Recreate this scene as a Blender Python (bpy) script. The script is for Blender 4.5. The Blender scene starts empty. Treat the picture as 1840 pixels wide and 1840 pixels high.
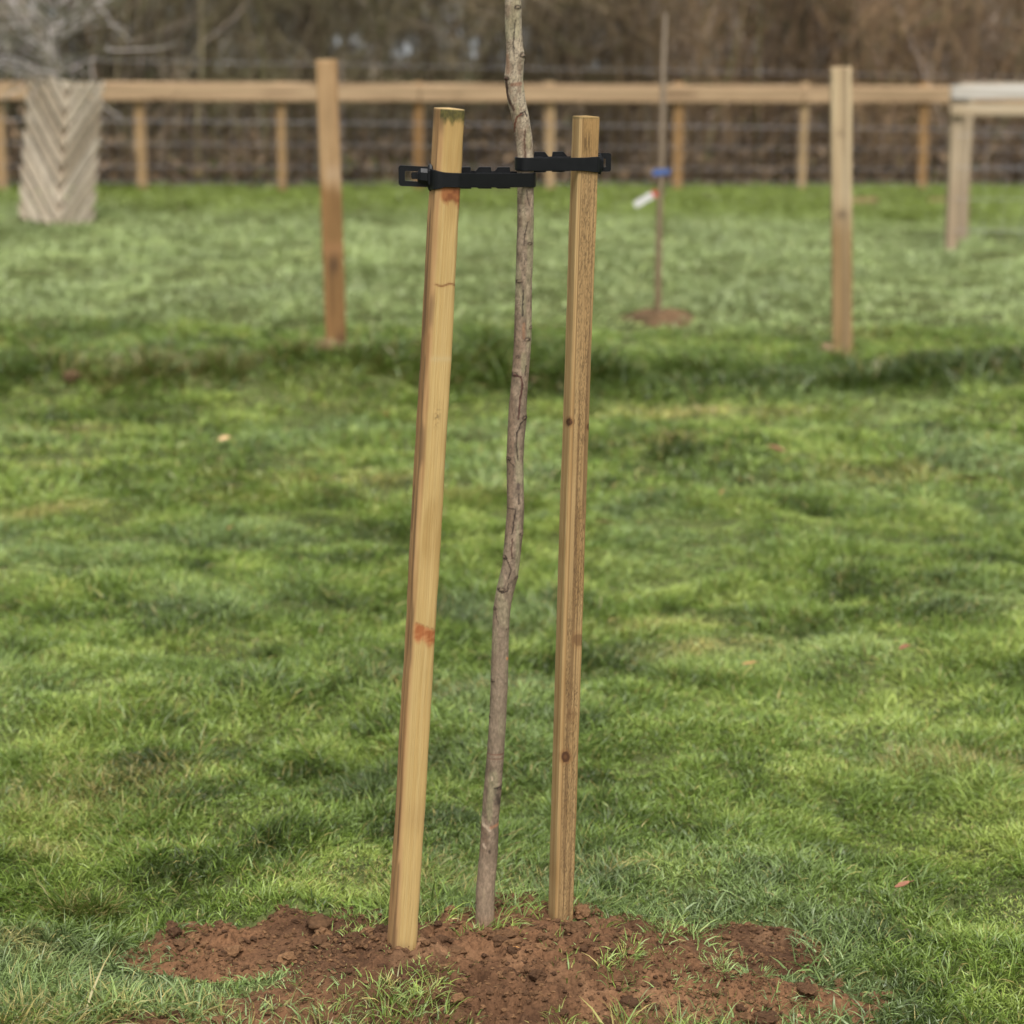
import bpy, math, random
import numpy as np
from mathutils import Vector, Matrix
random.seed(7)
RS = np.random.RandomState(11)
sc = bpy.context.scene
COL = sc.collection

# ------------------------------------------------------------------ camera model
F, CXY, HC = 4000.0, 920.0, 1.65          # focal length and centre in photo pixels, eye height
PITCH = math.atan(860.0 / F)
CP, SP = math.cos(PITCH), math.sin(PITCH)

def ray(px, py):
    a, b = (px - CXY) / F, (py - CXY) / F
    return np.array([a, CP - b * SP, -SP - b * CP])
def at(px, py, Y):
    "world point on the sight line at distance Y"
    d = ray(px, py); return np.array([0, 0, HC]) + d * (Y / d[1])
def project(P):
    P = np.asarray(P, float)
    y, z = P[..., 1], P[..., 2] - HC
    dep = y * CP - z * SP
    return CXY + F * P[..., 0] / dep, CXY - F * (y * SP + z * CP) / dep

# ------------------------------------------------------------------ noise
def _hash(ix, iy, iz, seed):
    h = (ix * 374761393 + iy * 668265263 + iz * 1274126177 + seed * 974634211) & 0xFFFFFFFF
    h = ((h ^ (h >> 13)) * 1274126177) & 0xFFFFFFFF
    h = (h ^ (h >> 16)) * 2246822519 & 0xFFFFFFFF
    return ((h >> 8) & 0xFFFF) / 65535.0
def vnoise(x, y, z=0.0, seed=0):
    x, y, z = np.broadcast_arrays(np.asarray(x, float), np.asarray(y, float), np.asarray(z, float))
    ix, iy, iz = (np.floor(v).astype(np.int64) for v in (x, y, z))
    fx, fy, fz = x - ix, y - iy, z - iz
    fx, fy, fz = (f * f * f * (f * (f * 6 - 15) + 10) for f in (fx, fy, fz))
    r = 0
    for dx in (0, 1):
        wx = fx if dx else 1 - fx
        for dy in (0, 1):
            wy = fy if dy else 1 - fy
            for dz in (0, 1):
                wz = fz if dz else 1 - fz
                r = r + wx * wy * wz * _hash(ix + dx, iy + dy, iz + dz, seed)
    return r * 2 - 1
def n2(x, y, seed=0):
    x, y = np.broadcast_arrays(np.asarray(x, float), np.asarray(y, float))
    ix, iy = np.floor(x).astype(np.int64), np.floor(y).astype(np.int64)
    fx, fy = x - ix, y - iy
    fx, fy = (f * f * f * (f * (f * 6 - 15) + 10) for f in (fx, fy))
    r = 0
    for dx in (0, 1):
        for dy in (0, 1):
            r = r + (fx if dx else 1 - fx) * (fy if dy else 1 - fy) * _hash(ix + dx, iy + dy, 0, seed)
    return r * 2 - 1
def fbm2(x, y, oct=4, seed=0, gain=0.5):
    r, a, t = 0, 1, 0
    c, s = 0.8, 0.6
    for o in range(oct):
        r = r + a * n2(x, y, seed + o); t += a; a *= gain
        x, y = 2.03 * (c * x - s * y) + 3.1, 2.03 * (s * x + c * y) + 1.7
    return r / t
def sstep(a, b, x):
    t = np.clip((np.asarray(x, float) - a) / (b - a), 0, 1); return t * t * (3 - 2 * t)
def lin(r, g, b):
    c = np.array([r, g, b]) / 255.0
    return np.where(c <= 0.04045, c / 12.92, ((c + 0.055) / 1.055) ** 2.4)
def mix(a, b, t):
    t = np.asarray(t)[..., None]; return a * (1 - t) + b * t

# ------------------------------------------------------------------ terrain
def mound(x, y):
    r = np.sqrt(((x - 0.02) / 0.62) ** 2 + ((y - 3.62) / 0.42) ** 2)
    return np.exp(-(r * 1.05) ** 2.4)
BANK_Y = 10.75
def bank(x, y):
    yy = y - (BANK_Y + 0.12 * n2(x * 0.5, 0.3, 5))
    return np.exp(-(yy / 0.32) ** 2)
def soil_mask(x, y, hi=1.06, lo=0.88):
    r = np.sqrt(((x - 0.0) / 0.53) ** 2 + ((y - 3.62) / 0.37) ** 2)
    r = r + 0.42 * fbm2(x * 5, y * 6, 4, 40) + 0.07 * n2(x * 28, y * 28, 47)
    tongue = np.sqrt(((x - 0.38) / 0.21) ** 2 + ((y - 3.80) / 0.09) ** 2) + 0.22 * fbm2(x * 9, y * 9, 3, 61)
    r = np.minimum(r, tongue)
    p2 = np.sqrt(((x + 0.60) / 0.12) ** 2 + ((y - 3.44) / 0.07) ** 2) + 0.25 * fbm2(x * 12, y * 12, 3, 71)
    r = np.minimum(r, p2)
    p3 = np.sqrt(((x + 0.42) / 0.32) ** 2 + ((y - 3.80) / 0.12) ** 2) + 0.45 * fbm2(x * 8, y * 10, 3, 74)
    r = np.minimum(r, p3)
    return sstep(hi, lo, r)
def H(x, y):
    x, y = np.asarray(x, float), np.asarray(y, float)
    far = sstep(8, 23, y)
    z = -0.022 * x * far * sstep(60, 30, np.abs(x)) 
    near = sstep(200, 20, y) 
    z = z + near * (0.030 * n2(x * 0.8 + 4, y * 0.8, 1) + 0.022 * n2(x * 2.1, y * 2.2, 2) + 0.032 * fbm2(x * 4.6, y * 4.8, 2, 3)) * (1 - 0.6 * far)
    z = z + 0.055 * mound(x, y)
    z = z + bank(x, y) * (0.085 + 0.10 * n2(x * 1.3, y * 1.3, 6)) - 0.06 * np.exp(-((y - BANK_Y + 0.9) / 0.4) ** 2)
    z = z - 5.5 * sstep(36, 330, y)            # the land falls away beyond the hedge
    return z
def ground_at(px, py):
    d = ray(px, py); t = 3.0 / d[1]
    lo, hi = 2.0 / d[1], 60.0 / d[1]
    for _ in range(60):
        t = (lo + hi) / 2; p = np.array([0, 0, HC]) + d * t
        if p[2] > float(H(p[0], p[1])): lo = t
        else: hi = t
    return np.array([0, 0, HC]) + d * t

# ------------------------------------------------------------------ materials
def new_mat(name):
    m = bpy.data.materials.new(name); m.use_nodes = True
    nt = m.node_tree; return m, nt, nt.nodes['Principled BSDF']
def N(nt, t, **kw):
    n = nt.nodes.new(t)
    for k, v in kw.items(): setattr(n, k, v)
    return n
def L(nt, a, b): nt.links.new(a, b)
def mat_attr(name, rough=0.8, spec=0.3, scale=(60, 60, 4), grain=0.25, bump=0.3, dist=0.002, fine=None):
    "colour from the mesh's own col attribute, broken up by stretched procedural grain"
    m, nt, b = new_mat(name)
    at_ = N(nt, 'ShaderNodeAttribute', attribute_name='col')
    tc = N(nt, 'ShaderNodeTexCoord'); mp = N(nt, 'ShaderNodeMapping'); mp.inputs['Scale'].default_value = scale
    L(nt, tc.outputs['Object'], mp.inputs['Vector'])
    nz = N(nt, 'ShaderNodeTexNoise'); nz.inputs['Scale'].default_value = 1.0; nz.inputs['Detail'].default_value = 5
    nz.inputs['Roughness'].default_value = 0.65
    L(nt, mp.outputs['Vector'], nz.inputs['Vector'])
    mr = N(nt, 'ShaderNodeMapRange'); mr.inputs[1].default_value = 0.3; mr.inputs[2].default_value = 0.7
    mr.inputs[3].default_value = 1 - grain; mr.inputs[4].default_value = 1 + grain * 0.7
    L(nt, nz.outputs['Fac'], mr.inputs[0])
    mx = N(nt, 'ShaderNodeVectorMath', operation='SCALE')
    L(nt, at_.outputs['Color'], mx.inputs[0]); L(nt, mr.outputs[0], mx.inputs['Scale'])
    L(nt, mx.outputs[0], b.inputs['Base Color'])
    bp = N(nt, 'ShaderNodeBump'); bp.inputs['Strength'].default_value = bump; bp.inputs['Distance'].default_value = dist
    L(nt, nz.outputs['Fac'], bp.inputs['Height']); L(nt, bp.outputs[0], b.inputs['Normal'])
    b.inputs['Roughness'].default_value = rough; b.inputs['Specular IOR Level'].default_value = spec
    return m
M_WOOD = mat_attr('sawn_wood', 0.78, 0.3, (200, 200, 12), 0.07, 0.2, 0.001)
M_BARK = mat_attr('bark', 0.75, 0.3, (230, 230, 110), 0.38, 0.8, 0.002)
M_TWIG = mat_attr('twig_bark', 0.9, 0.15, (9, 9, 3), 0.3, 0.0, 0.001)
M_SOIL = mat_attr('turned_soil', 0.95, 0.12, (140, 140, 140), 0.42, 0.8, 0.004)
M_LEAF = mat_attr('dead_leaf', 0.7, 0.3, (120, 120, 120), 0.25, 0.3, 0.001)
M_STONE = mat_attr('pebble', 0.8, 0.3, (160, 160, 160), 0.25, 0.3, 0.001)

def make_grass_mat(name, rough=0.42, trans=0.16):
    m, nt, b = new_mat(name)
    a = N(nt, 'ShaderNodeAttribute', attribute_name='col')
    L(nt, a.outputs['Color'], b.inputs['Base Color'])
    b.inputs['Roughness'].default_value = rough; b.inputs['Specular IOR Level'].default_value = 0.4
    tr = N(nt, 'ShaderNodeBsdfTranslucent')
    hs = N(nt, 'ShaderNodeHueSaturation'); hs.inputs['Saturation'].default_value = 1.12; hs.inputs['Value'].default_value = 1.25
    L(nt, a.outputs['Color'], hs.inputs['Color']); L(nt, hs.outputs[0], tr.inputs['Color'])
    ms = N(nt, 'ShaderNodeMixShader'); ms.inputs[0].default_value = trans
    L(nt, b.outputs[0], ms.inputs[1]); L(nt, tr.outputs[0], ms.inputs[2])
    L(nt, ms.outputs[0], nt.nodes['Material Output'].inputs['Surface'])
    return m
M_GRASS = make_grass_mat('grass_blade')

def make_rubber():
    m, nt, b = new_mat('black_rubber')
    tc = N(nt, 'ShaderNodeTexCoord'); nz = N(nt, 'ShaderNodeTexNoise'); nz.inputs['Scale'].default_value = 90; nz.inputs['Detail'].default_value = 5
    L(nt, tc.outputs['Object'], nz.inputs['Vector'])
    cr = N(nt, 'ShaderNodeValToRGB'); cr.color_ramp.elements[0].color = (0.0035, 0.004, 0.0048, 1); cr.color_ramp.elements[1].color = (0.007, 0.0075, 0.0088, 1)
    L(nt, nz.outputs['Fac'], cr.inputs[0]); L(nt, cr.outputs[0], b.inputs['Base Color'])
    mr = N(nt, 'ShaderNodeMapRange'); mr.inputs[3].default_value = 0.34; mr.inputs[4].default_value = 0.5
    L(nt, nz.outputs['Fac'], mr.inputs[0]); L(nt, mr.outputs[0], b.inputs['Roughness'])
    bp = N(nt, 'ShaderNodeBump'); bp.inputs['Strength'].default_value = 0.15; bp.inputs['Distance'].default_value = 0.0006
    L(nt, nz.outputs['Fac'], bp.inputs['Height']); L(nt, bp.outputs[0], b.inputs['Normal'])
    b.inputs['Specular IOR Level'].default_value = 0.22
    return m
M_RUBBER = make_rubber()
def plain(name, c, rough=0.6, metal=0.0):
    m, nt, b = new_mat(name)
    tc = N(nt, 'ShaderNodeTexCoord'); nz = N(nt, 'ShaderNodeTexNoise'); nz.inputs['Scale'].default_value = 40
    L(nt, tc.outputs['Object'], nz.inputs['Vector'])
    mr = N(nt, 'ShaderNodeMapRange'); mr.inputs[3].default_value = 0.85; mr.inputs[4].default_value = 1.1
    L(nt, nz.outputs['Fac'], mr.inputs[0])
    mx = N(nt, 'ShaderNodeVectorMath', operation='SCALE'); mx.inputs[0].default_value = c
    L(nt, mr.outputs[0], mx.inputs['Scale']); L(nt, mx.outputs[0], b.inputs['Base Color'])
    b.inputs['Roughness'].default_value = rough; b.inputs['Metallic'].default_value = metal
    return m
M_BLUE = plain('blue_plastic', tuple(lin(72, 104, 168) * 0.75), 0.5)
M_WHITE = plain('white_plastic', (0.55, 0.54, 0.53), 0.5)
M_RED = plain('red_plastic', tuple(lin(200, 70, 62) * 0.8), 0.5)
M_WIRE = plain('galvanised_wire', (0.46, 0.45, 0.48), 0.5, 0.3)

def make_ground_mat():
    m, nt, b = new_mat('turf_soil')
    tc = N(nt, 'ShaderNodeTexCoord')
    nz = N(nt, 'ShaderNodeTexNoise'); nz.inputs['Scale'].default_value = 7; nz.inputs['Detail'].default_value = 8; nz.inputs['Roughness'].default_value = 0.7
    L(nt, tc.outputs['Object'], nz.inputs['Vector'])
    cr = N(nt, 'ShaderNodeValToRGB')
    e = cr.color_ramp.elements; e[0].position = 0.3; e[0].color = (0.035, 0.042, 0.014, 1); e[1].position = 0.7; e[1].color = (0.11, 0.13, 0.042, 1)
    L(nt, nz.outputs['Fac'], cr.inputs[0]); L(nt, cr.outputs[0], b.inputs['Base Color'])
    b.inputs['Roughness'].default_value = 0.95; b.inputs['Specular IOR Level'].default_value = 0.1
    n3 = N(nt, 'ShaderNodeTexNoise'); n3.inputs['Scale'].default_value = 120; n3.inputs['Detail'].default_value = 4
    L(nt, tc.outputs['Object'], n3.inputs['Vector'])
    bp = N(nt, 'ShaderNodeBump'); bp.inputs['Strength'].default_value = 0.7; bp.inputs['Distance'].default_value = 0.01
    L(nt, n3.outputs['Fac'], bp.inputs['Height']); L(nt, bp.outputs[0], b.inputs['Normal'])
    return m
M_GROUND = make_ground_mat()

ALB = 0.72          # painted colours are screen values; this brings them to real albedos
# ------------------------------------------------------------------ mesh helpers
def mesh_obj(name, V, loops, counts, mat, col=None, parent=None, smooth=False, mats=None, midx=None):
    me = bpy.data.meshes.new(name)
    V = np.asarray(V, np.float32).reshape(-1, 3); loops = np.asarray(loops, np.int32); counts = np.asarray(counts, np.int32)
    me.vertices.add(len(V)); me.vertices.foreach_set('co', V.ravel())
    me.loops.add(len(loops)); me.loops.foreach_set('vertex_index', loops)
    me.polygons.add(len(counts))
    st = np.zeros(len(counts), np.int32); st[1:] = np.cumsum(counts)[:-1]
    me.polygons.foreach_set('loop_start', st); me.polygons.foreach_set('loop_total', counts)
    me.polygons.foreach_set('use_smooth', np.full(len(counts), bool(smooth)))
    for mm in (mats or [mat]): me.materials.append(mm)
    if midx is not None: me.polygons.foreach_set('material_index', np.asarray(midx, np.int32))
    me.update(calc_edges=True)
    if col is not None:
        a = me.color_attributes.new('col', 'FLOAT_COLOR', 'POINT')
        c = np.ones((len(V), 4), np.float32); c[:, :3] = np.clip(np.asarray(col) * (1.0 if mat is M_GRASS else ALB * np.array([0.99, 1.0, 1.03]) if mat is M_WOOD else ALB), 0, 1)
        a.data.foreach_set('color', c.ravel())
    o = bpy.data.objects.new(name, me); COL.objects.link(o)
    if parent: o.parent = parent
    return o
class MB:
    def __init__(s): s.V, s.F, s.C = [], [], []; s.n = 0
    def add(s, V, F, c=None):
        V = np.asarray(V, float).reshape(-1, 3); s.V.append(V)
        s.F += [[i + s.n for i in f] for f in F]
        if c is not None: s.C.append(np.broadcast_to(np.asarray(c, float), (len(V), 3)))
        s.n += len(V)
    def grid(s, P, c=None, closed=True):
        "P: rings x around x 3"
        P = np.asarray(P, float); n, k, _ = P.shape
        F = []
        for i in range(n - 1):
            for j in range(k if closed else k - 1):
                a, b = i * k + j, i * k + (j + 1) % k
                F.append((a, b, b + k, a + k))
        s.add(P.reshape(-1, 3), F, c)
    def box(s, c, sz, R=None, col=None, bev=0.0):
        hx, hy, hz = np.array(sz) / 2.0
        b = bev
        # box with chamfered vertical edges
        if b > 0:
            pl = [(-hx + b, -hy), (hx - b, -hy), (hx, -hy + b), (hx, hy - b), (hx - b, hy), (-hx + b, hy), (-hx, hy - b), (-hx, -hy + b)]
        else:
            pl = [(-hx, -hy), (hx, -hy), (hx, hy), (-hx, hy)]
        k = len(pl)
        V = np.array([(x, y, -hz) for x, y in pl] + [(x, y, hz) for x, y in pl])
        if R is not None: V = V @ np.asarray(R).T
        V = V + np.asarray(c)
        F = [(j, (j + 1) % k, (j + 1) % k + k, j + k) for j in range(k)] + [tuple(range(k - 1, -1, -1)), tuple(range(k, 2 * k))]
        s.add(V, F, col)
    def build(s, name, mat, parent=None, smooth=False):
        V = np.concatenate(s.V); col = np.concatenate(s.C) if s.C else None
        return mesh_obj(name, V, [i for f in s.F for i in f], [len(f) for f in s.F], mat, col, parent, smooth)
def tag(o, label, cat, group=None, kind=None):
    o['label'] = label
    if cat: o['category'] = cat
    if group: o['group'] = group
    if kind: o['kind'] = kind
    return o
def empty(name, loc):
    o = bpy.data.objects.new(name, None); COL.objects.link(o); o.location = tuple(loc); o.empty_display_size = 0.1
    return o
def sub_origin(o, loc):
    "shift mesh data so that the object origin sits at loc"
    o.data.transform(Matrix.Translation(-Vector(loc))); o.location = tuple(loc); return o

# tubes for twigs: many three-sided tapered sticks at once
def sticks(A, B, ra, rb):
    A, B = np.asarray(A, float), np.asarray(B, float); n = len(A)
    d = B - A; d /= np.linalg.norm(d, axis=1, keepdims=True) + 1e-9
    up = np.where(np.abs(d[:, 2:3]) > 0.9, np.array([[1.0, 0, 0]]), np.array([[0, 0, 1.0]]))
    u = np.cross(d, up); u /= np.linalg.norm(u, axis=1, keepdims=True) + 1e-9
    v = np.cross(d, u)
    P = np.zeros((n, 6, 3))
    for k in range(3):
        c, s = math.cos(k * 2.0944), math.sin(k * 2.0944)
        o = u * c + v * s
        P[:, k] = A + o * np.asarray(ra)[:, None]; P[:, 3 + k] = B + o * np.asarray(rb)[:, None]
    base = np.arange(n)[:, None] * 6
    q = np.array([0, 1, 4, 3, 1, 2, 5, 4, 2, 0, 3, 5])
    return P.reshape(-1, 3), (base + q).ravel(), np.full(n * 3, 4)

# ------------------------------------------------------------------ ground sheet
def ramp_axis(fine_lo, fine_hi, step, lo, hi, g=1.12):
    a = list(np.arange(fine_lo, fine_hi + 1e-6, step)); s, v = step, a[-1]
    while v < hi: s = min(s * g, 25); v += s; a.append(v)
    s, v = step, fine_lo; pre = []
    while v > lo: s = min(s * g * 1.1, 25); v -= s; pre.append(v)
    return np.array(pre[::-1] + a)
gx = ramp_axis(-1.6, 1.6, 0.03, -420, 420); gy = ramp_axis(3.0, 6.0, 0.03, -60, 420, 1.05)
X, Y = np.meshgrid(gx, gy); Z = H(X, Y) - 0.004 - 0.06 * soil_mask(X, Y, 0.95, 0.6)
k = len(gx); idx = np.arange(len(gy) * k).reshape(len(gy), k)
Q = np.stack([idx[:-1, :-1], idx[:-1, 1:], idx[1:, 1:], idx[1:, :-1]], -1).reshape(-1)
g = mesh_obj('ground', np.stack([X, Y, Z], -1), Q, np.full(len(Q) // 4, 4), M_GROUND, smooth=True)
tag(g, 'grassy ground of the paddock running back past the rail fence', None, kind='structure')

# ------------------------------------------------------------------ turned soil round the tree
sx = np.arange(-1.0, 1.0, 0.0042); sy = np.arange(3.02, 4.2, 0.0042)
X, Y = np.meshgrid(sx, sy); msk = soil_mask(X, Y, 1.16, 0.62)
def soil_z(x, y):
    lump = fbm2(x * 11, y * 11, 3, 80); f2 = fbm2(x * 34, y * 34, 3, 90); f3 = n2(x * 120, y * 120, 95)
    ridg = 1 - np.abs(fbm2(x * 30, y * 30, 2, 99)) * 2.4
    loose = sstep(-0.35, 0.35, n2(x * 5, y * 5, 77))
    r = 0.014 * lump + (0.006 + 0.012 * loose) * f2 + 0.005 * f3 * (0.4 + loose) + 0.010 * ridg * loose
    m = soil_mask(x, y, 1.16, 0.62)
    return H(x, y) + m * (0.009 + 0.85 * r) - (1 - m) * 0.014
Z = soil_z(X, Y); f2 = fbm2(X * 34, Y * 34, 3, 90)
soil_tone = sstep(-0.5, 0.6, fbm2(X * 4, Y * 4, 3, 105) + 0.35 * f2)  # darker in random patches and in the hollows of the fine relief
c0, c1, c2 = lin(86, 62, 45), lin(130, 95, 68), lin(170, 133, 100)
C = mix(mix(c0, c1, soil_tone), c2, sstep(0.25, 0.8, fbm2(X * 6 + 9, Y * 6, 4, 111)) * 0.6)
k = len(sx); idx = np.arange(len(sy) * k).reshape(len(sy), k)
keep = (msk[:-1, :-1] + msk[1:, 1:]) > 0.02
Q = np.stack([idx[:-1, :-1], idx[:-1, 1:], idx[1:, 1:], idx[1:, :-1]], -1)[keep].reshape(-1)
u, inv = np.unique(Q, return_inverse=True)
PV = np.stack([X, Y, Z], -1).reshape(-1, 3)[u]
o = mesh_obj('soil', PV, inv, np.full(len(inv) // 4, 4), M_SOIL, C.reshape(-1, 3)[u], smooth=True)
tag(o, 'loose reddish brown soil dug over in a patch round the foot of the staked tree', None, kind='structure')

# crumbs and clods: rough little lumps, nobody could count them
def ico():
    t = (1 + 5 ** 0.5) / 2
    v = np.array([(-1, t, 0), (1, t, 0), (-1, -t, 0), (1, -t, 0), (0, -1, t), (0, 1, t), (0, -1, -t), (0, 1, -t), (t, 0, -1), (t, 0, 1), (-t, 0, -1), (-t, 0, 1)], float)
    f = [(0, 11, 5), (0, 5, 1), (0, 1, 7), (0, 7, 10), (0, 10, 11), (1, 5, 9), (5, 11, 4), (11, 10, 2), (10, 7, 6), (7, 1, 8), (3, 9, 4), (3, 4, 2), (3, 2, 6), (3, 6, 8), (3, 8, 9), (4, 9, 5), (2, 4, 11), (6, 2, 10), (8, 6, 7), (9, 8, 1)]
    v = list(v / np.linalg.norm(v[0])); cache = {}; nf = []
    def mid(a, b):
        k = (min(a, b), max(a, b))
        if k not in cache:
            m = v[a] + v[b]; v.append(m / np.linalg.norm(m)); cache[k] = len(v) - 1
        return cache[k]
    for a, b, c in f:
        ab, bc, ca = mid(a, b), mid(b, c), mid(c, a); nf += [(a, ab, ca), (b, bc, ab), (c, ca, bc), (ab, bc, ca)]
    return np.array(v), np.array(nf)
IV, IF = ico()
def lumps(P, R, seed, flat=0.7):
    n = len(P); rs = np.random.RandomState(seed)
    V = np.repeat(IV[None], n, 0)
    off = rs.rand(n, 1, 3) * 90
    q = V * 1.5 + off
    nn = vnoise(q[..., 0], q[..., 1], q[..., 2], seed) * 0.42 + vnoise(q[..., 0] * 2.6, q[..., 1] * 2.6, q[..., 2] * 2.6, seed + 1) * 0.22
    nn = nn + vnoise(q[..., 0] * 5.5, q[..., 1] * 5.5, q[..., 2] * 5.5, seed + 2) * 0.16
    V = V * (1 + nn)[..., None]
    st = np.stack([0.75 + 0.6 * rs.rand(n), 0.75 + 0.6 * rs.rand(n), flat * (0.7 + 0.5 * rs.rand(n))], -1)
    V = V * st[:, None] * np.asarray(R)[:, None, None]
    a = rs.rand(n) * 6.283; c, s = np.cos(a)[:, None], np.sin(a)[:, None]
    V = np.stack([V[..., 0] * c - V[..., 1] * s, V[..., 0] * s + V[..., 1] * c, V[..., 2]], -1) + np.asarray(P)[:, None]
    Fc = (np.arange(n)[:, None, None] * len(IV) + IF[None]).reshape(-1)
    return V.reshape(-1, 3), Fc, np.full(n * len(IF), 3)
def crumbs(n, rf, seed, sub):
    global IV, IF
    px = RS.uniform(-0.85, 0.9, n); py = RS.uniform(3.1, 4.15, n)
    m = soil_mask(px, py, 1.2, 0.7); ok = (m > RS.rand(n) * 0.8 + 0.1) & (n2(px * 9, py * 9, 130 + seed) + RS.rand(n) * 1.6 > 0.45)
    px, py = px[ok], py[ok]; n = len(px); r = rf(n)
    V, Fc, cnt = lumps(np.stack([px, py, soil_z(px, py) + r * 0.35], -1), r, seed, 0.65)
    cc = mix(lin(84, 61, 44), lin(138, 104, 74), RS.rand(n) ** 1.3)
    return V, Fc, cnt, np.repeat(cc, len(IV), 0)
pc = [crumbs(34000, lambda n: 0.0012 + 0.0042 * RS.rand(n) ** 3.5, 140, 0)]
IV2, IF2 = IV, IF
# finer ball for the larger clods
def refine(v, f):
    v = list(v); cache = {}; nf = []
    def mid(a, b):
        k = (min(a, b), max(a, b))
        if k not in cache:
            m = v[a] + v[b]; v.append(m / np.linalg.norm(m)); cache[k] = len(v) - 1
        return cache[k]
    for a, b, c in f:
        ab, bc, ca = mid(a, b), mid(b, c), mid(c, a); nf += [(a, ab, ca), (b, bc, ab), (c, ca, bc), (ab, bc, ca)]
    return np.array(v), np.array(nf)
IV, IF = refine(IV, IF)
pc.append(crumbs(1300, lambda n: 0.005 + 0.012 * RS.rand(n) ** 3, 150, 1))
V, Fc, cnt, cc, off = [], [], [], [], 0
for v, f, c_, k_ in pc: V.append(v); Fc.append(f + off); cnt.append(c_); cc.append(k_); off += len(v)
o = mesh_obj('soil_crumbs', np.concatenate(V), np.concatenate(Fc), np.concatenate(cnt), M_SOIL, np.concatenate(cc), smooth=False)
tag(o, 'crumbs and small clods of brown soil scattered over the dug patch', 'soil', kind='stuff')

# ------------------------------------------------------------------ grass
STRAW = lin(196, 178, 112)
def grow(n_tuft, per, xr, yr, length, width, seg, seed, spread, side=0.6, cfun=None, lean0=0.35, accept=None, lenf=None):
    rs = np.random.RandomState(seed)
    y = np.sqrt(rs.uniform(yr[0] ** 2, yr[1] ** 2, n_tuft)) if xr is None else rs.uniform(yr[0], yr[1], n_tuft)
    x = (rs.uniform(-1, 1, n_tuft) * (y * 0.245 + side)) if xr is None else rs.uniform(xr[0], xr[1], n_tuft)
    if accept is not None:
        k = accept(x, y, rs); x, y = x[k], y[k]
    nt = len(x)
    tl = length * (0.75 + 0.5 * rs.rand(nt)) * np.clip(1 + 0.55 * fbm2(x * 2.4, y * 2.4, 3, 200) + 0.75 * n2(x * 6.5, y * 5.5, 204), 0.3, 2.4)
    if lenf is not None: tl = tl * lenf(x, y)
    tr = rs.rand(nt)
    # wind-and-mower lean of whole patches
    la = 0.9 * n2(x * 0.9, y * 0.9, 210) * 3.1 + 0.9 * n2(x * 3, y * 3, 215)
    lm = np.clip(0.30 + 0.55 * n2(x * 2.3 + 7, y * 2.3, 220), 0, 0.9)
    rep = lambda a: np.repeat(a, per)
    n = nt * per
    ang = rs.rand(n) * 6.283; rad = spread * np.sqrt(rs.rand(n))
    bx, by = rep(x) + rad * np.cos(ang), rep(y) + rad * np.sin(ang)
    ln = rep(tl) * (0.5 + 0.8 * rs.rand(n)); wd = width * (0.6 + 0.8 * rs.rand(n))
    ox = np.cos(ang) * (0.55 + 0.3 * rs.rand(n)) + np.cos(rep(la)) * rep(lm) + 0.25 * rs.randn(n)
    oy = np.sin(ang) * (0.55 + 0.3 * rs.rand(n)) + np.sin(rep(la)) * rep(lm) + 0.25 * rs.randn(n)
    mag = np.sqrt(ox ** 2 + oy ** 2) + 1e-6; dx, dy = ox / mag, oy / mag
    a0 = np.clip(lean0 * mag + 0.15 * rs.randn(n), 0.02, 1.3); kb = np.clip(0.35 + 0.9 * rs.rand(n) + 0.5 * mag, 0, 1.7)
    cols = cfun(rep(x), rep(y), rep(tr), rs)
    bz = H(bx, by)
    sm = soil_mask(bx, by)
    if yr[0] < 4.3: bz = np.where(sm > 0.05, soil_z(bx, by) - 0.004, bz)
    wx, wy = -dy, dx
    # twist so the flats do not all face the sky
    tw = 0.8 * rs.randn(n)
    ct, st = np.cos(tw), np.sin(tw)
    pts = []; hx = np.zeros(n); hz = np.zeros(n)
    for i in range(seg + 1):
        t = i / seg
        w = wd * (1 - t ** 1.7) * 0.5 * (0.75 + 0.5 * min(1, t * 3))
        cx, cy, cz = bx + dx * hx, by + dy * hx, bz - 0.004 + hz
        aa = a0 + kb * t
        # width vector: mix of horizontal side and blade normal
        nxv, nzv = np.cos(aa), -np.sin(aa)
        vx, vy, vz = wx * ct + dx * nxv * st, wy * ct + dy * nxv * st, nzv * st
        if i < seg:
            pts.append(np.stack([cx - vx * w, cy - vy * w, cz - vz * w], -1)); pts.append(np.stack([cx + vx * w, cy + vy * w, cz + vz * w], -1))
        else:
            pts.append(np.stack([cx, cy, cz], -1))
        am = a0 + kb * (t + 0.5 / seg)
        hx = hx + ln / seg * np.sin(am); hz = hz + ln / seg * np.cos(am)
    P = np.stack(pts, 1); k = P.shape[1]
    lp = []
    ct_ = []
    for i in range(seg - 1): lp += [2 * i, 2 * i + 1, 2 * i + 3, 2 * i + 2]; ct_.append(4)
    lp += [2 * seg - 2, 2 * seg - 1, 2 * seg]; ct_.append(3)
    loops = (np.arange(n)[:, None] * k + np.array(lp)[None]).ravel(); cnt = np.tile(np.array(ct_), n)
    # root paler and strawy, as grass is
    C = np.repeat(cols[:, None], k, 1)
    return P.reshape(-1, 3), loops, cnt, C.reshape(-1, 3)
G_DK, G_MD, G_LT, G_BL = np.array([0.036, 0.060, 0.008]), np.array([0.140, 0.212, 0.034]), np.array([0.300, 0.372, 0.086]), np.array([0.232, 0.310, 0.128])
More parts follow.
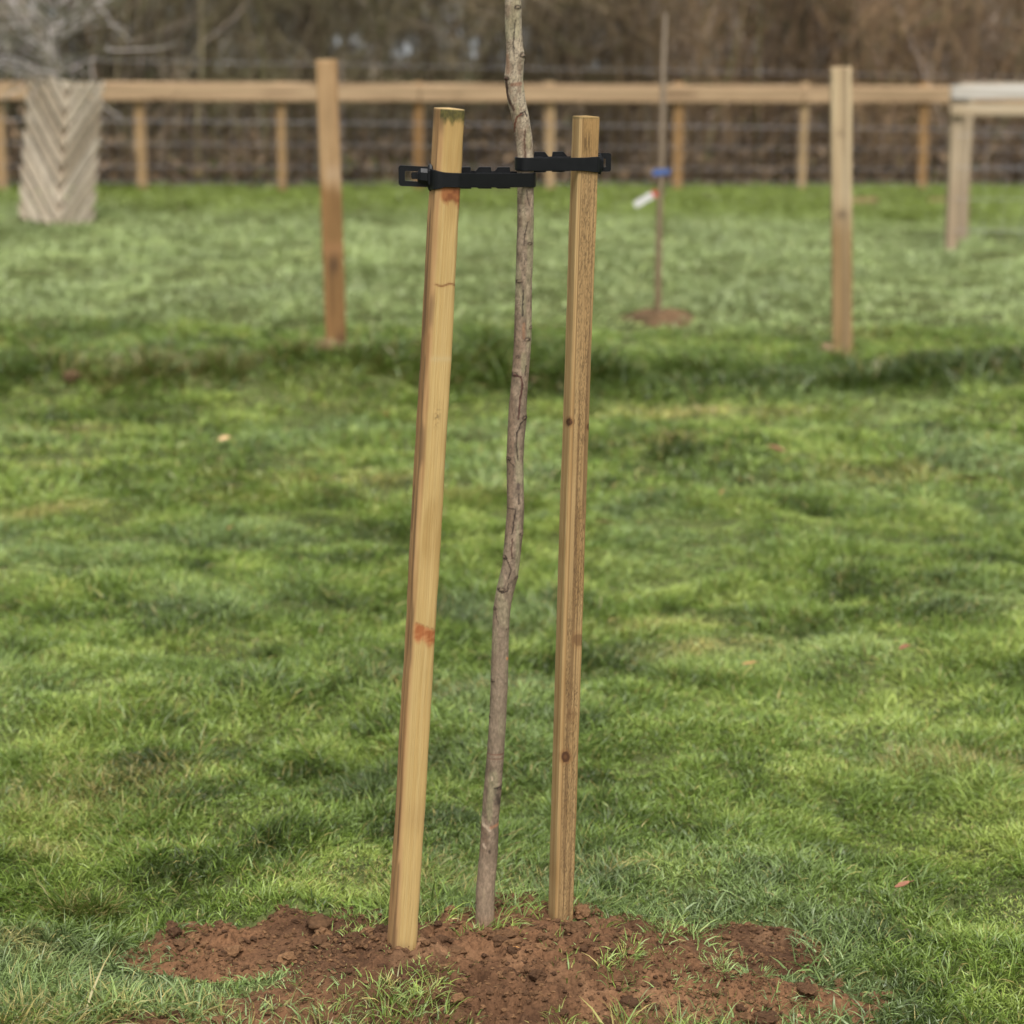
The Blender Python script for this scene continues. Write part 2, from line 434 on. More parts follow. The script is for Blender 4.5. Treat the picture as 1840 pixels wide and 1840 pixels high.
def green(x, y, tr, rs, far=0.0):
    n = len(x)
    a = 0.5 + 0.40 * fbm2(x * 1.7, y * 1.1, 3, 300) + 0.70 * fbm2(x * 6, y * 8, 3, 303) + 0.35 * (tr - 0.5) + 0.3 * (rs.rand(n) - 0.5)
    c = mix(mix(G_DK, G_MD, sstep(0.0, 0.5, a)), G_LT, sstep(0.45, 1.05, a))
    c = mix(c, G_BL, sstep(0.1, 0.8, n2(x * 2.2 + 11, y * 2.2, 310) + 0.3 * rs.randn(n)) * 0.55)
    st = sstep(0.25, 0.75, fbm2(x * 1.1 + 20, y * 2.4, 3, 320)) * 0.42 + 0.05
    c = mix(c, STRAW * (0.4 + 0.35 * rs.rand(n))[:, None], (rs.rand(n) < st) * (0.6 + 0.4 * rs.rand(n)))
    # bleached streaks where clippings were raked
    for sx_, sy_, wx_, wy_ in STREAKS:
        k = np.exp(-((x - sx_ + 0.1 * n2(x * 4, y * 4, 377)) / wx_) ** 2 - ((y - sy_ + 0.05 * n2(x * 3, 0, 378)) / wy_) ** 2)
        c = mix(c, STRAW * (0.55 + 0.4 * rs.rand(n))[:, None], 0.75 * k * (rs.rand(n) < 0.75))
    return c * (0.65 + 0.7 * rs.rand(n))[:, None]
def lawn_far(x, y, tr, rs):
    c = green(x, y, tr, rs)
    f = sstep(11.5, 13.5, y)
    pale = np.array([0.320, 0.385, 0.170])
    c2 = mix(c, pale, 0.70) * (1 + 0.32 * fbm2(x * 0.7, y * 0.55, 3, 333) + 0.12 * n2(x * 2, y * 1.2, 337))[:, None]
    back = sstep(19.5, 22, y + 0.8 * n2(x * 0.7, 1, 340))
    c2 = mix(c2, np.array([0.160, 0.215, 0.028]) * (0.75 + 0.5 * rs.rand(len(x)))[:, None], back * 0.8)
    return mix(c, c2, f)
def dark_green(x, y, tr, rs):
    n = len(x)
    c = mix(G_DK * 0.9, G_MD * 0.82, np.clip(rs.rand(n) * 0.9 + 0.5 * n2(x * 1.5, y * 1.5, 350), 0, 1))
    c = mix(c, STRAW * 0.35, (rs.rand(n) < 0.08 + 0.40 * sstep(0.4, -2.0, x) * sstep(-0.2, 0.5, n2(x * 1.1, y, 352))) * 0.75)
    return c
def off_soil(x, y, rs):
    m = soil_mask(x, y, 1.14, 0.42)
    tuft = sstep(0.0, 0.38, fbm2(x * 6.0, y * 8.0, 3, 360)) * 0.42 + 0.03
    rsp = np.sqrt(((x - REAR[0]) / 0.25) ** 2 + ((y - REAR[1]) / 0.28) ** 2) + 0.3 * n2(x * 6, y * 6, 365)
    bare = 0.35 * sstep(0.45, 0.8, fbm2(x * 2.3 + 31, y * 2.3, 3, 370))
    return (rs.rand(len(x)) > m * (1 - tuft)) & (rsp > 0.9) & (rs.rand(len(x)) > bare)
REAR = ground_at(1183, 570)
STREAKS = []
for q_, y__, w1, w2 in ((590, 860, 0.42, 0.09), (1590, 860, 0.20, 0.10), (1230, 745, 0.5, 0.10), (60, 780, 0.4, 0.1), (85, 920, 0.16, 0.08), (50, 1545, 0.12, 0.06), (60, 1720, 0.10, 0.03), (1010, 1812, 0.09, 0.03), (1160, 1130, 0.22, 0.07), (1240, 1160, 0.2, 0.05)):
    g_ = ground_at(q_, y__); STREAKS.append((g_[0], g_[1], w1, w2))
parts = []
parts.append(grow(25000, 14, None, (3.0, 5.0), 0.034, 0.0019, 3, 1, 0.016, 0.5, green, 0.5, off_soil))
parts.append(grow(31000, 12, None, (4.9, 8.0), 0.038, 0.0026, 2, 2, 0.023, 0.5, green, 0.5, off_soil))
parts.append(grow(19000, 11, None, (7.9, 12.6), 0.043, 0.0050, 2, 3, 0.040, 0.7, green, 0.5, off_soil))
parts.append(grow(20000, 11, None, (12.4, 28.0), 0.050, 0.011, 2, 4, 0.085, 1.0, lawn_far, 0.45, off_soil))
# thin sprigs left lying on the dug soil, longer grass fringing its edge
def fringe(x, y, rs):
    m = soil_mask(x, y); return (m > 0.08) & (m < 0.9) & (rs.rand(len(x)) < 0.9) & (n2(x * 5, y * 5, 380) > -0.25)
parts.append(grow(5200, 9, (-0.95, 1.0), (3.1, 4.15), 0.062, 0.0033, 3, 5, 0.018, 0.5, green, 0.75, fringe))
V, LP, CT, CC, off = [], [], [], [], 0
for v, l, c, cc in parts:
    V.append(v); LP.append(l + off); CT.append(c); CC.append(cc); off += len(v)
o = mesh_obj('grass', np.concatenate(V), np.concatenate(LP), np.concatenate(CT), M_GRASS, np.concatenate(CC), smooth=True)
tag(o, 'short mown green grass with straw-coloured patches covering the paddock', 'grass', kind='stuff')
b1 = ground_at(605, 640)
# rough unmown strip along the line of the two big posts
def on_bank(x, y, rs):
    return rs.rand(len(x)) < (bank(x, y) * 1.25 - 0.12) * (0.15 + 0.85 * sstep(-0.35, 0.2, n2(x * 1.9, y * 2.4, 390))) * (((x - b1[0] + 0.03) / 0.24) ** 2 + ((y - b1[1] + 0.16) / 0.30) ** 2 > 1 + 0.5 * n2(x * 9, y * 9, 391))
v, l, c, cc = grow(15000, 12, None, (9.8, 11.9), 0.105, 0.0068, 3, 6, 0.05, 0.8, dark_green, 0.4, on_bank)
o = mesh_obj('rough_grass', v, l, c, M_GRASS, cc, smooth=True)
tag(o, 'strip of long dark unmown grass along the line of the two tall posts', 'grass', kind='stuff')
# one tussock left of the soil
T = ground_at(150, 1655)
def tus(x, y, tr, rs): return mix(dark_green(x, y, tr, rs), STRAW * 0.45, (rs.rand(len(x)) < 0.2) * 0.7) * 1.15
def in_t(x, y, rs): return ((x - T[0]) / 0.055) ** 2 + ((y - T[1]) / 0.05) ** 2 < 1
v, l, c, cc = grow(420, 8, (T[0] - 0.08, T[0] + 0.08), (T[1] - 0.08, T[1] + 0.08), 0.064, 0.0024, 3, 8, 0.014, 0.5, tus, 0.22, in_t)
o = sub_origin(mesh_obj('grass_tussock', v, l, c, M_GRASS, cc, smooth=True), T)
tag(o, 'tall dark grass tussock with brownish base at the left of the dug soil', 'tussock')

# ------------------------------------------------------------------ squared timber
def perimeter(w, d, r, ns=14, nc=4):
    pts, fac = [], []
    hw, hd = w / 2, d / 2
    cor = [((hw - r, -hd + r), -90), ((hw - r, hd - r), 0), ((-hw + r, hd - r), 90), ((-hw + r, -hd + r), 180)]
    starts = [(-hw + r, -hd), (hw, -hd + r), (hw - r, hd), (-hw, hd - r)]
    for f in range(4):
        s = np.array(starts[f]); (cc, a0) = cor[f]
        e = np.array(cc) + r * np.array([math.cos(math.radians(a0)), math.sin(math.radians(a0))])
        for i in range(ns): pts.append(s + (e - s) * i / ns); fac.append(f)
        for i in range(nc):
            a = math.radians(a0 + 90 * i / nc); pts.append(np.array(cc) + r * np.array([math.cos(a), math.sin(a)])); fac.append(f if i < nc / 2 else (f + 1) % 4)
    return np.array(pts), np.array(fac)      # face 0 front (-y), 1 right, 2 back, 3 left
def timber(name, p0, p1, w, d, yaw, painter, step=0.004, r=0.004, seed=0, wob=0.0012, parent=None, point=0.0, mat=None, bow=0.0, ns=14):
    p0, p1 = np.asarray(p0, float), np.asarray(p1, float)
    Ln = np.linalg.norm(p1 - p0); zax = (p1 - p0) / Ln
    fx = np.array([math.cos(yaw), math.sin(yaw), 0]); yax = np.cross(zax, fx); yax /= np.linalg.norm(yax); xax = np.cross(yax, zax)
    R = np.stack([xax, yax, zax], 1)
    per, fac = perimeter(w, d, r, ns); k = len(per); nr = max(4, int(Ln / step))
    zs = np.linspace(0, Ln, nr)
    A = np.repeat(per[None], nr, 0); Zz = np.repeat(zs[:, None], k, 1)
    wv = wob * n2(Zz * 6 + seed, fac[None] * 7.3 + 0 * Zz, 400 + seed) + wob * 0.5 * n2(Zz * 30, np.arange(k)[None] * 0.9 + 0 * Zz, 402 + seed)
    rad = np.linalg.norm(per, axis=1)[None]
    A = A * (1 + wv / rad)[..., None]
    A[..., 0] += bow * np.sin(Zz / Ln * math.pi)
    V = np.concatenate([A, Zz[..., None]], -1).reshape(-1, 3)
    FAC = np.tile(fac, nr)
    # top: softened rim then a cap
    rim = V[-k:] * np.array([0.955, 0.955, 1]) + np.array([0, 0, 0.0018]); tilt = 0.0
    cap = np.array([[0, 0, Ln + 0.0035]])
    V = np.concatenate([V, rim, cap]); FAC = np.concatenate([FAC, np.full(k, 4), [4]])
    F = []
    for i in range(nr):
        for j in range(k):
            a, b = i * k + j, i * k + (j + 1) % k; F.append((a, b, b + k, a + k))
    for j in range(k): F.append((nr * k + j, nr * k + (j + 1) % k, (nr + 1) * k))
    F.append(tuple(range(k - 1, -1, -1)))
    W = V @ R.T + p0
    qx, qy = project(W)
    col = painter(V, FAC, qx, qy)
    o = mesh_obj(name, V, [i for f in F for i in f], [len(f) for f in F], mat or M_WOOD, col, smooth=True)
    Mx = Matrix(((R[0, 0], R[0, 1], R[0, 2], p0[0]), (R[1, 0], R[1, 1], R[1, 2], p0[1]), (R[2, 0], R[2, 1], R[2, 2], p0[2]), (0, 0, 0, 1)))
    if parent: 
        o.parent = parent; o.matrix_local = Matrix.Translation(-parent.location) @ Mx
    else: o.matrix_world = Mx
    return o
def grain(V, seed, s=1.0):
    x, y, z = V[:, 0], V[:, 1], V[:, 2]
    a = np.arctan2(y, x) * 0.03 + x * 0.6
    return 0.6 * n2(a * 420 * s, z * 2.2, seed) + 0.4 * n2(a * 1100 * s, z * 5, seed + 1)

# left stake ------------------------------------------------------
def paint_left(V, fac, qx, qy):
    g1 = grain(V, 500)
    front = mix(lin(216, 184, 122), lin(206, 170, 106), sstep(-0.6, 0.8, g1))
    front = mix(front, lin(190, 154, 92), 0.75 * sstep(345, 215, qy))
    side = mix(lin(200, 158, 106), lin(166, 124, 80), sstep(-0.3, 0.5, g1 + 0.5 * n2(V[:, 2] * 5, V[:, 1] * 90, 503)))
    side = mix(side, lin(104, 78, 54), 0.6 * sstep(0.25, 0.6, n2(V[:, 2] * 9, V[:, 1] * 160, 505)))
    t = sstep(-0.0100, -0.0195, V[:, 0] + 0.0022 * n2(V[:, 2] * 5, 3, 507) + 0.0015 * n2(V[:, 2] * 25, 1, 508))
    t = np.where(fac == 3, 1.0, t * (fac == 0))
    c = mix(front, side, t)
    lite = sstep(400, 430, qy) * sstep(215, 260, qy)
    # moss at the head
    mo = sstep(226, 209, qy + 6 * n2(V[:, 0] * 160, 0.0, 510) + 3 * n2(V[:, 0] * 700, V[:, 2] * 300, 533)) * (fac != 4)
    c = mix(c, mix(lin(96, 92, 42), lin(70, 70, 34), sstep(-0.4, 0.5, n2(V[:, 0] * 400, V[:, 2] * 300, 511))), mo * np.where(fac == 3, 0.15, 0.92))
    def edge(xa, ya, xb, yb): return ya + (yb - ya) * (qx - xa) / (xb - xa)
    fr = 1 - t
    k = sstep(-6, 7, edge(783, 352, 824, 374) - qy + 5 * n2(qx * 0.09, qy * 0.05, 513) + 2 * n2(qx * 0.4, qy * 0.2, 530)) * sstep(322, 330, qy)
    c = mix(c, mix(lin(172, 108, 62), lin(146, 84, 46), sstep(-0.5, 0.5, n2(qx * 0.12, qy * 0.2, 514))), k * fr * 0.95)
    k = sstep(-3, 4, qy - edge(733, 1113, 770, 1128) + 2 * n2(qx * 0.3, qy * 0.2, 531)) * sstep(-7, 7, edge(733, 1145, 768, 1156) - qy + 7 * n2(qx * 0.1, qy * 0.04, 515))
    c = mix(c, mix(lin(206, 142, 90), lin(184, 112, 64), sstep(-0.2, 0.6, n2(qx * 0.12 + qy * 0.1, qy * 0.2, 516))), k * fr)
    k = np.exp(-((qy - edge(733, 1112, 770, 1127)) / 1.6) ** 2) * fr
    c = mix(c, lin(120, 76, 46), 0.6 * k * (0.5 + 0.5 * n2(qx * 0.25, 0.0, 532)))
    k = np.exp(-((qy - 512 - 2 * np.sin(qx * 0.2)) / 1.8) ** 2) * sstep(777, 781, qx) * fr
    c = mix(c, lin(140, 84, 48), k)
    k = np.exp(-((qy - 645) / 5.0) ** 2) * fr; c = mix(c, lin(214, 190, 140), 0.5 * k)
    k = np.exp(-(((qx - 786 - (745 - qy) * 0.15) / 5.5) ** 2 + ((qy - 748) / 17) ** 2)) * (n2(qx * 0.35, qy * 0.3, 518) > -0.05) * fr
    c = mix(c, lin(120, 96, 62), 0.6 * k)
    c = mix(c, lin(186, 150, 98), 0.35 * np.exp(-((qy - 1470) / 30) ** 2) * fr)
    c = mix(c, lin(206, 176, 122), (fac == 4) * 0.9)
    c = mix(c, lin(130, 92, 62), 0.5 * sstep(1690, 1724, qy + 8 * n2(qx * 0.1, qy * 0.05, 519)))
    c = mix(c, c * np.array([0.84, 0.80, 0.74]), sstep(0.1, 0.7, fbm2(V[:, 2] * 7, V[:, 0] * 40, 3, 521)))
    return c * 0.86
pB = ground_at(719, 1716); pB[1] += 0.012
YL = pB[1]
pT = at(807, 197, YL + 0.02); pb = at(715.5, 1800, YL)
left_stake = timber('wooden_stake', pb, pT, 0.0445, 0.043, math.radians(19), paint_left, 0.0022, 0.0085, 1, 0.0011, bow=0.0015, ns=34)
tag(left_stake, 'pale straw-coloured wooden stake with orange bark scars, left of the young tree', 'stake', 'stakes holding the young tree')

# right stake
def paint_right(V, fac, qx, qy):
    g1 = grain(V, 540)
    front = mix(lin(198, 164, 112), lin(176, 140, 92), sstep(-0.5, 0.6, g1))
    sp = n2(V[:, 0] * 1500, V[:, 2] * 330, 541) * 0.75 + n2(V[:, 0] * 700, V[:, 2] * 90, 542) * 0.4
    zone = sstep(-0.4, 0.5, n2(V[:, 0] * 130, V[:, 2] * 6.5, 543) + 0.5)
    front = mix(front, lin(98, 76, 50), 0.68 * sstep(0.0, 0.55, sp + 0.12) * zone)
    front = mix(front, lin(104, 76, 48), 0.55 * sstep(0.1, 0.6, n2(V[:, 0] * 330, V[:, 2] * 3.0, 545)))
    front = mix(front, lin(176, 136, 80), 0.6 * sstep(330, 250, qy))
    k = np.exp(-(((qx - 1055) / 9) ** 2 + ((qy - 258) / 20) ** 2)) * sstep(-0.2, 0.3, n2(V[:, 0] * 500, V[:, 2] * 60, 547))
    front = mix(front, lin(84, 62, 36), 0.75 * k)
    side = mix(lin(208, 174, 120), lin(180, 142, 90), sstep(-0.3, 0.5, g1))
    t = sstep(-0.0105, -0.0135, V[:, 0] + 0.0008 * n2(V[:, 2] * 9, 3, 549)); t = np.where(fac == 3, 1.0, t * (fac == 0))
    c = mix(front, side, t)
    c = mix(c, lin(120, 88, 54), 0.75 * np.exp(-((V[:, 0] + 0.0125) / 0.0009) ** 2) * (fac == 0))
    c = mix(c, lin(196, 154, 94), 0.7 * sstep(0.0140, 0.0165, V[:, 0]) * (fac != 4))
    for (kx, ky, r, d) in ((1016, 1360, 7.5, 1), (1023, 758, 5.5, 1), (1058, 767, 4, 0.9), (1040, 1150, 9, 0.5), (1026, 1285, 7, 0.25)):
        dd = np.sqrt(((qx - kx) / r) ** 2 + ((qy - ky) / (r * 1.25)) ** 2) + 0.1 * n2(qx * 0.3, qy * 0.3, 550)
        c = mix(c, lin(150, 104, 62), 0.5 * d * sstep(1.9, 1.2, dd)); c = mix(c, lin(92, 60, 36), d * sstep(1.15, 0.9, dd)); c = mix(c, lin(140, 96, 58), 0.5 * d * sstep(0.6, 0.2, dd))
    c = mix(c, lin(78, 76, 36), 0.8 * sstep(215, 210, qy) * (fac != 4)); c = mix(c, lin(170, 140, 88), (fac == 4) * 0.9)
    c = mix(c, lin(126, 88, 58), 0.5 * sstep(1640, 1664, qy + 8 * n2(qx * 0.1, qy * 0.05, 553)))
    c = mix(c, c * np.array([0.86, 0.83, 0.78]), sstep(0.1, 0.7, fbm2(V[:, 2] * 6, V[:, 0] * 40, 3, 555)))
    return c * 0.86
pB = ground_at(1008, 1660); YR = pB[1] + 0.01
right_stake = timber('wooden_stake', at(1004.5, 1740, YR), at(1053, 211, YR), 0.037, 0.037, math.radians(20), paint_right, 0.0022, 0.004, 2, 0.0008, bow=-0.001, ns=40)
tag(right_stake, 'brown speckled wooden stake with a round knot low down, right of the young tree', 'stake', 'stakes holding the young tree')

# ------------------------------------------------------------------ young tree
trunk_px = [(-420, 1010, 22), (-300, 985, 25), (-180, 955, 27), (-90, 932, 28), (0, 921.5, 29), (30, 922, 29.5), (60, 923, 30), (85, 925, 31), (100, 926, 33), (115, 925, 33), (140, 923, 33.5), (160, 925.5, 33), (180, 928, 33), (210, 935, 32), (250, 941.5, 31), (285, 943.5, 30),
  (340, 944.3, 30), (400, 944.3, 29.5), (440, 943.5, 30.5), (509, 941, 29.5), (590, 939.5, 31), (615, 939, 31), (672, 935.3, 30.5), (720, 931, 31.5), (753, 929.5, 33), (790, 927, 31), (824, 925.5, 30.5), (889, 926, 30.5), (915, 926.5, 31), (958, 923.5, 32.5), (1013, 918.5, 30.5), (1038, 913.5, 33.5), (1067, 906.5, 32.5), (1090, 902.5, 31), (1121, 900, 30.5), (1230, 897, 30.8), (1285, 894.7, 30.4), (1350, 890.8, 31), (1420, 885, 32), (1475, 880.5, 31.5), (1525, 878.5, 33), (1600, 872, 34), (1650, 871, 34), (1675, 870, 35), (1720, 868, 37)]
tb = ground_at(871, 1668); YT = tb[1]
ty = np.array([t[0] for t in trunk_px], float); tx = np.array([t[1] for t in trunk_px]); tw = np.array([t[2] for t in trunk_px], float)
ys = np.arange(-420, 1715, 1.6)
def smooth_interp(q, a, b):
    v = np.interp(q, a, b); kk = np.exp(-(np.arange(-9, 10) / 4.0) ** 2); kk /= kk.sum()
    return np.convolve(np.pad(v, 9, mode='edge'), kk, 'valid')
xs, ws = smooth_interp(ys, ty, tx), smooth_interp(ys, ty, tw)
cen = np.array([at(a, b, YT + 0.012 * math.sin(b * 0.004)) for a, b in zip(xs, ys)])
depth = cen[:, 1] * CP - (cen[:, 2] - HC) * SP
rad = ws * 0.5 * depth / F
KA = 56
th = np.arange(KA) / KA * 2 * math.pi
knots = [(930, 14, 8, 1.8), (940, 100, 9, 3.0), (909, 141, 8, 2.2), (937, 206, 6, 1.2), (952, 437, 6, 1.6), (932, 505, 7, 1.8), (954, 588, 6, 1.3), (947, 609, 7, 1.2), (925, 672, 8, 1.8), (944, 750, 8, 1.8), (913, 823, 7, 1.8), (938, 958, 6, 1.5), (906, 1000, 7, 1.6), (929, 1037, 6, 1.6), (902, 1057, 9, 1.6), (888, 1092, 6, 1.2), (884, 1221, 5, 1.0), (879, 1287, 4, 1.2), (912, 1128, 4, 0.8), (898, 1413, 7, 1.0), (930, 640, 5, .6)]
ddx, ddy = np.cos(th), np.sin(th)
PX = xs[:, None] + ddx[None] * ws[:, None] / 2; PY = np.repeat(ys[:, None], KA, 1)
front = ddy[None] < 0.25
disp = 0.35 * n2(PX * 0.09 + 30 * (ddy[None] > 0), PY * 0.03, 600) + 0.22 * n2(PX * 0.25 + 30 * (ddy[None] > 0), PY * 0.18, 601)
for kx, ky, r, h in knots:
    d2 = ((PX - kx) / r) ** 2 + ((PY - ky) / (r * 0.8)) ** 2
    disp = disp + h * np.exp(-d2) * front * (0.6 + 0.4 * np.cos(np.sqrt(d2) * 5))
R_ = rad[:, None] + disp * depth[:, None] / F
ring = np.stack([cen[:, None, 0] + R_ * ddx, cen[:, None, 1] + R_ * ddy, np.repeat(cen[:, 2:3], KA, 1)], -1)
# colour
nz1 = n2(PX * 0.12 + 40 * (ddy > 0), PY * 0.05, 610); nz2 = n2(PX * 0.35, PY * 0.25, 611)
c = mix(lin(138, 122, 106), lin(112, 98, 84), sstep(-0.6, 0.7, nz1 + 0.5 * nz2))
c = mix(c, lin(126, 104, 88), 0.5 * sstep(0.0, 0.6, n2(PX * 0.06, PY * 0.016, 613)))
c = mix(c, mix(lin(164, 152, 134), lin(138, 122, 106), sstep(-0.3, 0.5, nz1 + 0.4 * nz2)), sstep(520, 170, PY + 60 * nz1))
c = mix(c, lin(96, 84, 74), 0.6 * sstep(0.35, 0.6, n2(PX * 0.45, PY * 0.5, 615)) * (ddy < 0.3))
c = mix(c, lin(150, 150, 118), 0.35 * sstep(0.25, 0.7, n2(PX * 0.1, PY * 0.02, 616)))
c = mix(c, lin(134, 120, 104), 0.6 * sstep(1000, 1150, PY) * sstep(1400, 1300, PY))
c = mix(c, lin(150, 132, 114), 0.7 * sstep(1500, 1580, PY)); c = mix(c, lin(140, 104, 82), 0.6 * sstep(1630, 1672, PY))
def stroke(pts, w, colr, amt=1.0, seed=0):
    global c
    for (xa, ya), (xb, yb) in zip(pts[:-1], pts[1:]):
        t = np.clip(((PX - xa) * (xb - xa) + (PY - ya) * (yb - ya)) / ((xb - xa) ** 2 + (yb - ya) ** 2 + 1e-6), 0, 1)
        d = np.hypot(PX - xa - t * (xb - xa) + 0.9 * n2(PY * 0.22, 0.5, 620 + seed), PY - ya - t * (yb - ya))
        c = mix(c, colr, amt * sstep(w, w * 0.35, d) * front)
DKC, RDC, BLK = lin(44, 32, 28), lin(104, 58, 42), lin(34, 28, 26)
for i, (kx, ky, r, h) in enumerate(knots):
    d = np.sqrt(((PX - kx) / r) ** 2 + ((PY - ky) / (r * 0.75)) ** 2)
    c = mix(c, lin(96, 78, 64), 0.55 * sstep(1.2, 0.6, d) * front)
    a = np.exp(-((d - 0.62) / 0.17) ** 2) * (n2(PX * 0.3 + i, PY * 0.25, 630) > -0.45) * (PY < ky + r * 0.35)
    c = mix(c, DKC, np.clip(a * 0.9, 0, 1) * front)
    c = mix(c, BLK, 0.8 * sstep(0.42, 0.15, np.hypot((PX - kx - 1) / r, (PY - ky - 1.5) / (r * 0.6))) * front)
stroke([(926, 36), (924, 58), (922, 75), (923, 96)], 1.8, DKC, 0.75, 1)
stroke([(910, 140), (911, 165), (917, 185), (923, 197)], 3.6, lin(70, 46, 38), 0.9, 2)
stroke([(912, 100), (912, 130)], 5, lin(136, 104, 84), 0.6, 3); stroke([(920, 152), (935, 150)], 5, lin(132, 92, 74), 0.7, 4)
stroke([(936, 204), (929, 210), (925, 222), (924, 236)], 2.4, RDC, 0.9, 5); stroke([(935, 203), (943, 200), (946, 208)], 2, DKC, 0.9, 6)
stroke([(944, 232), (942, 250), (943, 262), (944, 285)], 2, lin(84, 56, 44), 0.85, 7)
stroke([(926, 245), (928, 285)], 1.6, lin(120, 84, 66), 0.6, 8)
stroke([(946, 342), (948, 356), (951, 368)], 1.8, DKC, 0.75, 9); stroke([(948, 398), (943, 420), (941, 440)], 1.7, DKC, 0.8, 10)
stroke([(943, 455), (943, 475)], 1.4, DKC, 0.6, 11); stroke([(940, 520), (939, 545), (939, 566)], 1.9, BLK, 0.85, 12)
stroke([(941, 580), (941, 605)], 4, lin(132, 96, 72), 0.6, 13); stroke([(926, 582), (925, 612)], 2, lin(84, 66, 58), 0.7, 27)
stroke([(925, 672), (936, 675), (939, 690), (935, 712), (931, 750)], 2.6, lin(66, 36, 32), 0.95, 14); stroke([(945, 655), (944, 672)], 1.8, DKC, 0.8, 15)
stroke([(946, 748), (936, 758), (929, 775), (928, 800), (931, 824)], 2, DKC, 0.85, 16)
stroke([(914, 822), (918, 830), (924, 836)], 1.6, DKC, 0.8, 17); stroke([(931, 868), (932, 875)], 4, lin(70, 58, 56), 0.8, 18)
stroke([(932, 885), (932, 903)], 1.8, DKC, 0.85, 19); stroke([(912, 911), (926, 912)], 1.7, DKC, 0.75, 20)
stroke([(926, 915), (923, 935), (921, 955)], 2.0, DKC, 0.9, 21); stroke([(921, 965), (919, 985), (920, 1000)], 1.9, lin(74, 48, 40), 0.9, 22)
stroke([(908, 996), (914, 1008), (918, 1022), (914, 1036)], 1.9, DKC, 0.85, 23); stroke([(914, 1045), (912, 1058), (902, 1062), (895, 1056)], 1.8, DKC, 0.8, 24)
stroke([(889, 1088), (892, 1105), (896, 1118)], 1.7, lin(84, 70, 62), 0.8, 25)
stroke([(873, 1351), (905, 1352)], 1.8, lin(112, 70, 58), 0.75, 26); stroke([(873, 1359), (905, 1360)], 1.6, lin(104, 66, 56), 0.7, 28)
stroke([(880, 1222), (889, 1221)], 1.6, DKC, 0.7, 29)
stroke([(893, 1418), (894, 1438)], 8, mix(lin(76, 66, 60), lin(120, 104, 92), np.array(0.2)), 0.55, 30); stroke([(888, 1412), (900, 1411)], 2.4, BLK, 0.8, 31); stroke([(893, 1424), (897, 1440)], 4, BLK, 0.55, 32)
stroke([(866, 1466), (869, 1478), (880, 1486)], 4.5, lin(196, 178, 158), 0.65, 33); stroke([(882, 1482), (896, 1478)], 4, lin(168, 122, 96), 0.7, 34)
stroke([(869, 1513), (872, 1518)], 3.5, lin(196, 178, 160), 0.7, 35); stroke([(879, 1524), (880, 1527)], 3, DKC, 0.7, 36); stroke([(884, 1392), (885, 1396)], 3, lin(190, 172, 152), 0.7, 37)
stroke([(911, 1180), (911, 1182)], 2.5, lin(190, 130, 84), 0.8, 38)
nR = len(ys); P = ring[::-1]; Cc = c[::-1].reshape(-1, 3)
idx = np.arange(nR * KA).reshape(nR, KA)
Q = np.stack([idx[:-1], np.roll(idx[:-1], -1, 1), np.roll(idx[1:], -1, 1), idx[1:]], -1).reshape(-1)
tree = empty('young_tree', tb)
tag(tree, 'bare slender young tree with grey scarred bark tied upright between two stakes', 'tree')
tr = mesh_obj('trunk', P.reshape(-1, 3) - tb, Q, np.full(len(Q) // 4, 4), M_BARK, Cc * np.array([1.32, 1.28, 1.19]), tree, True)
# bare branches above the picture
def branches(start, n, length, rad0, seed, up=0.6, levels=2, kids=5, jit=0.35):
    rs = np.random.RandomState(seed); A, B, ra, rb = [], [], [], []
    def gr(p, d, ln, r, lev):
        ns = 4; pts = [p]
        for i in range(ns):
            d = d + rs.randn(3) * jit * 0.35 + np.array([0, 0, 0.05]); d = d / np.linalg.norm(d)
            q = pts[-1] + d * ln / ns; A.append(pts[-1]); B.append(q); ra.append(r * (1 - i / ns * 0.75)); rb.append(r * (1 - (i + 1) / ns * 0.75)); pts.append(q)
        if lev > 0:
            for _ in range(kids):
                j = rs.randint(1, ns); dd = d * 0.5 + rs.randn(3) * 0.55 + np.array([0, 0, up * 0.3]); gr(pts[j], dd / np.linalg.norm(dd), ln * (0.45 + 0.3 * rs.rand()), r * 0.55, lev - 1)
    for p, d in start: gr(np.array(p, float), np.array(d, float) / np.linalg.norm(d), length * (0.7 + 0.5 * rs.rand()), rad0, levels)
    return np.array(A), np.array(B), np.array(ra), np.array(rb)
top = cen[0]; rsb = np.random.RandomState(3)
st = [(top - np.array([0, 0, 0.02]), (0.25, 0.1, 1))] + [(cen[int(i)], (math.cos(a), math.sin(a), 0.9)) for i, a in zip((20, 50, 90, 130), (0.4, 2.6, 4.4, 1.5))]
A, B, ra, rb = branches(st, 5, 0.75, 0.009, 5, levels=2, kids=4)
v, l, ct = sticks(A - tb, B - tb, ra, rb)
cr = mesh_obj('crown', v, l, ct, M_BARK, np.tile(lin(130, 112, 92) * 0.8, (len(v), 1)), tree)

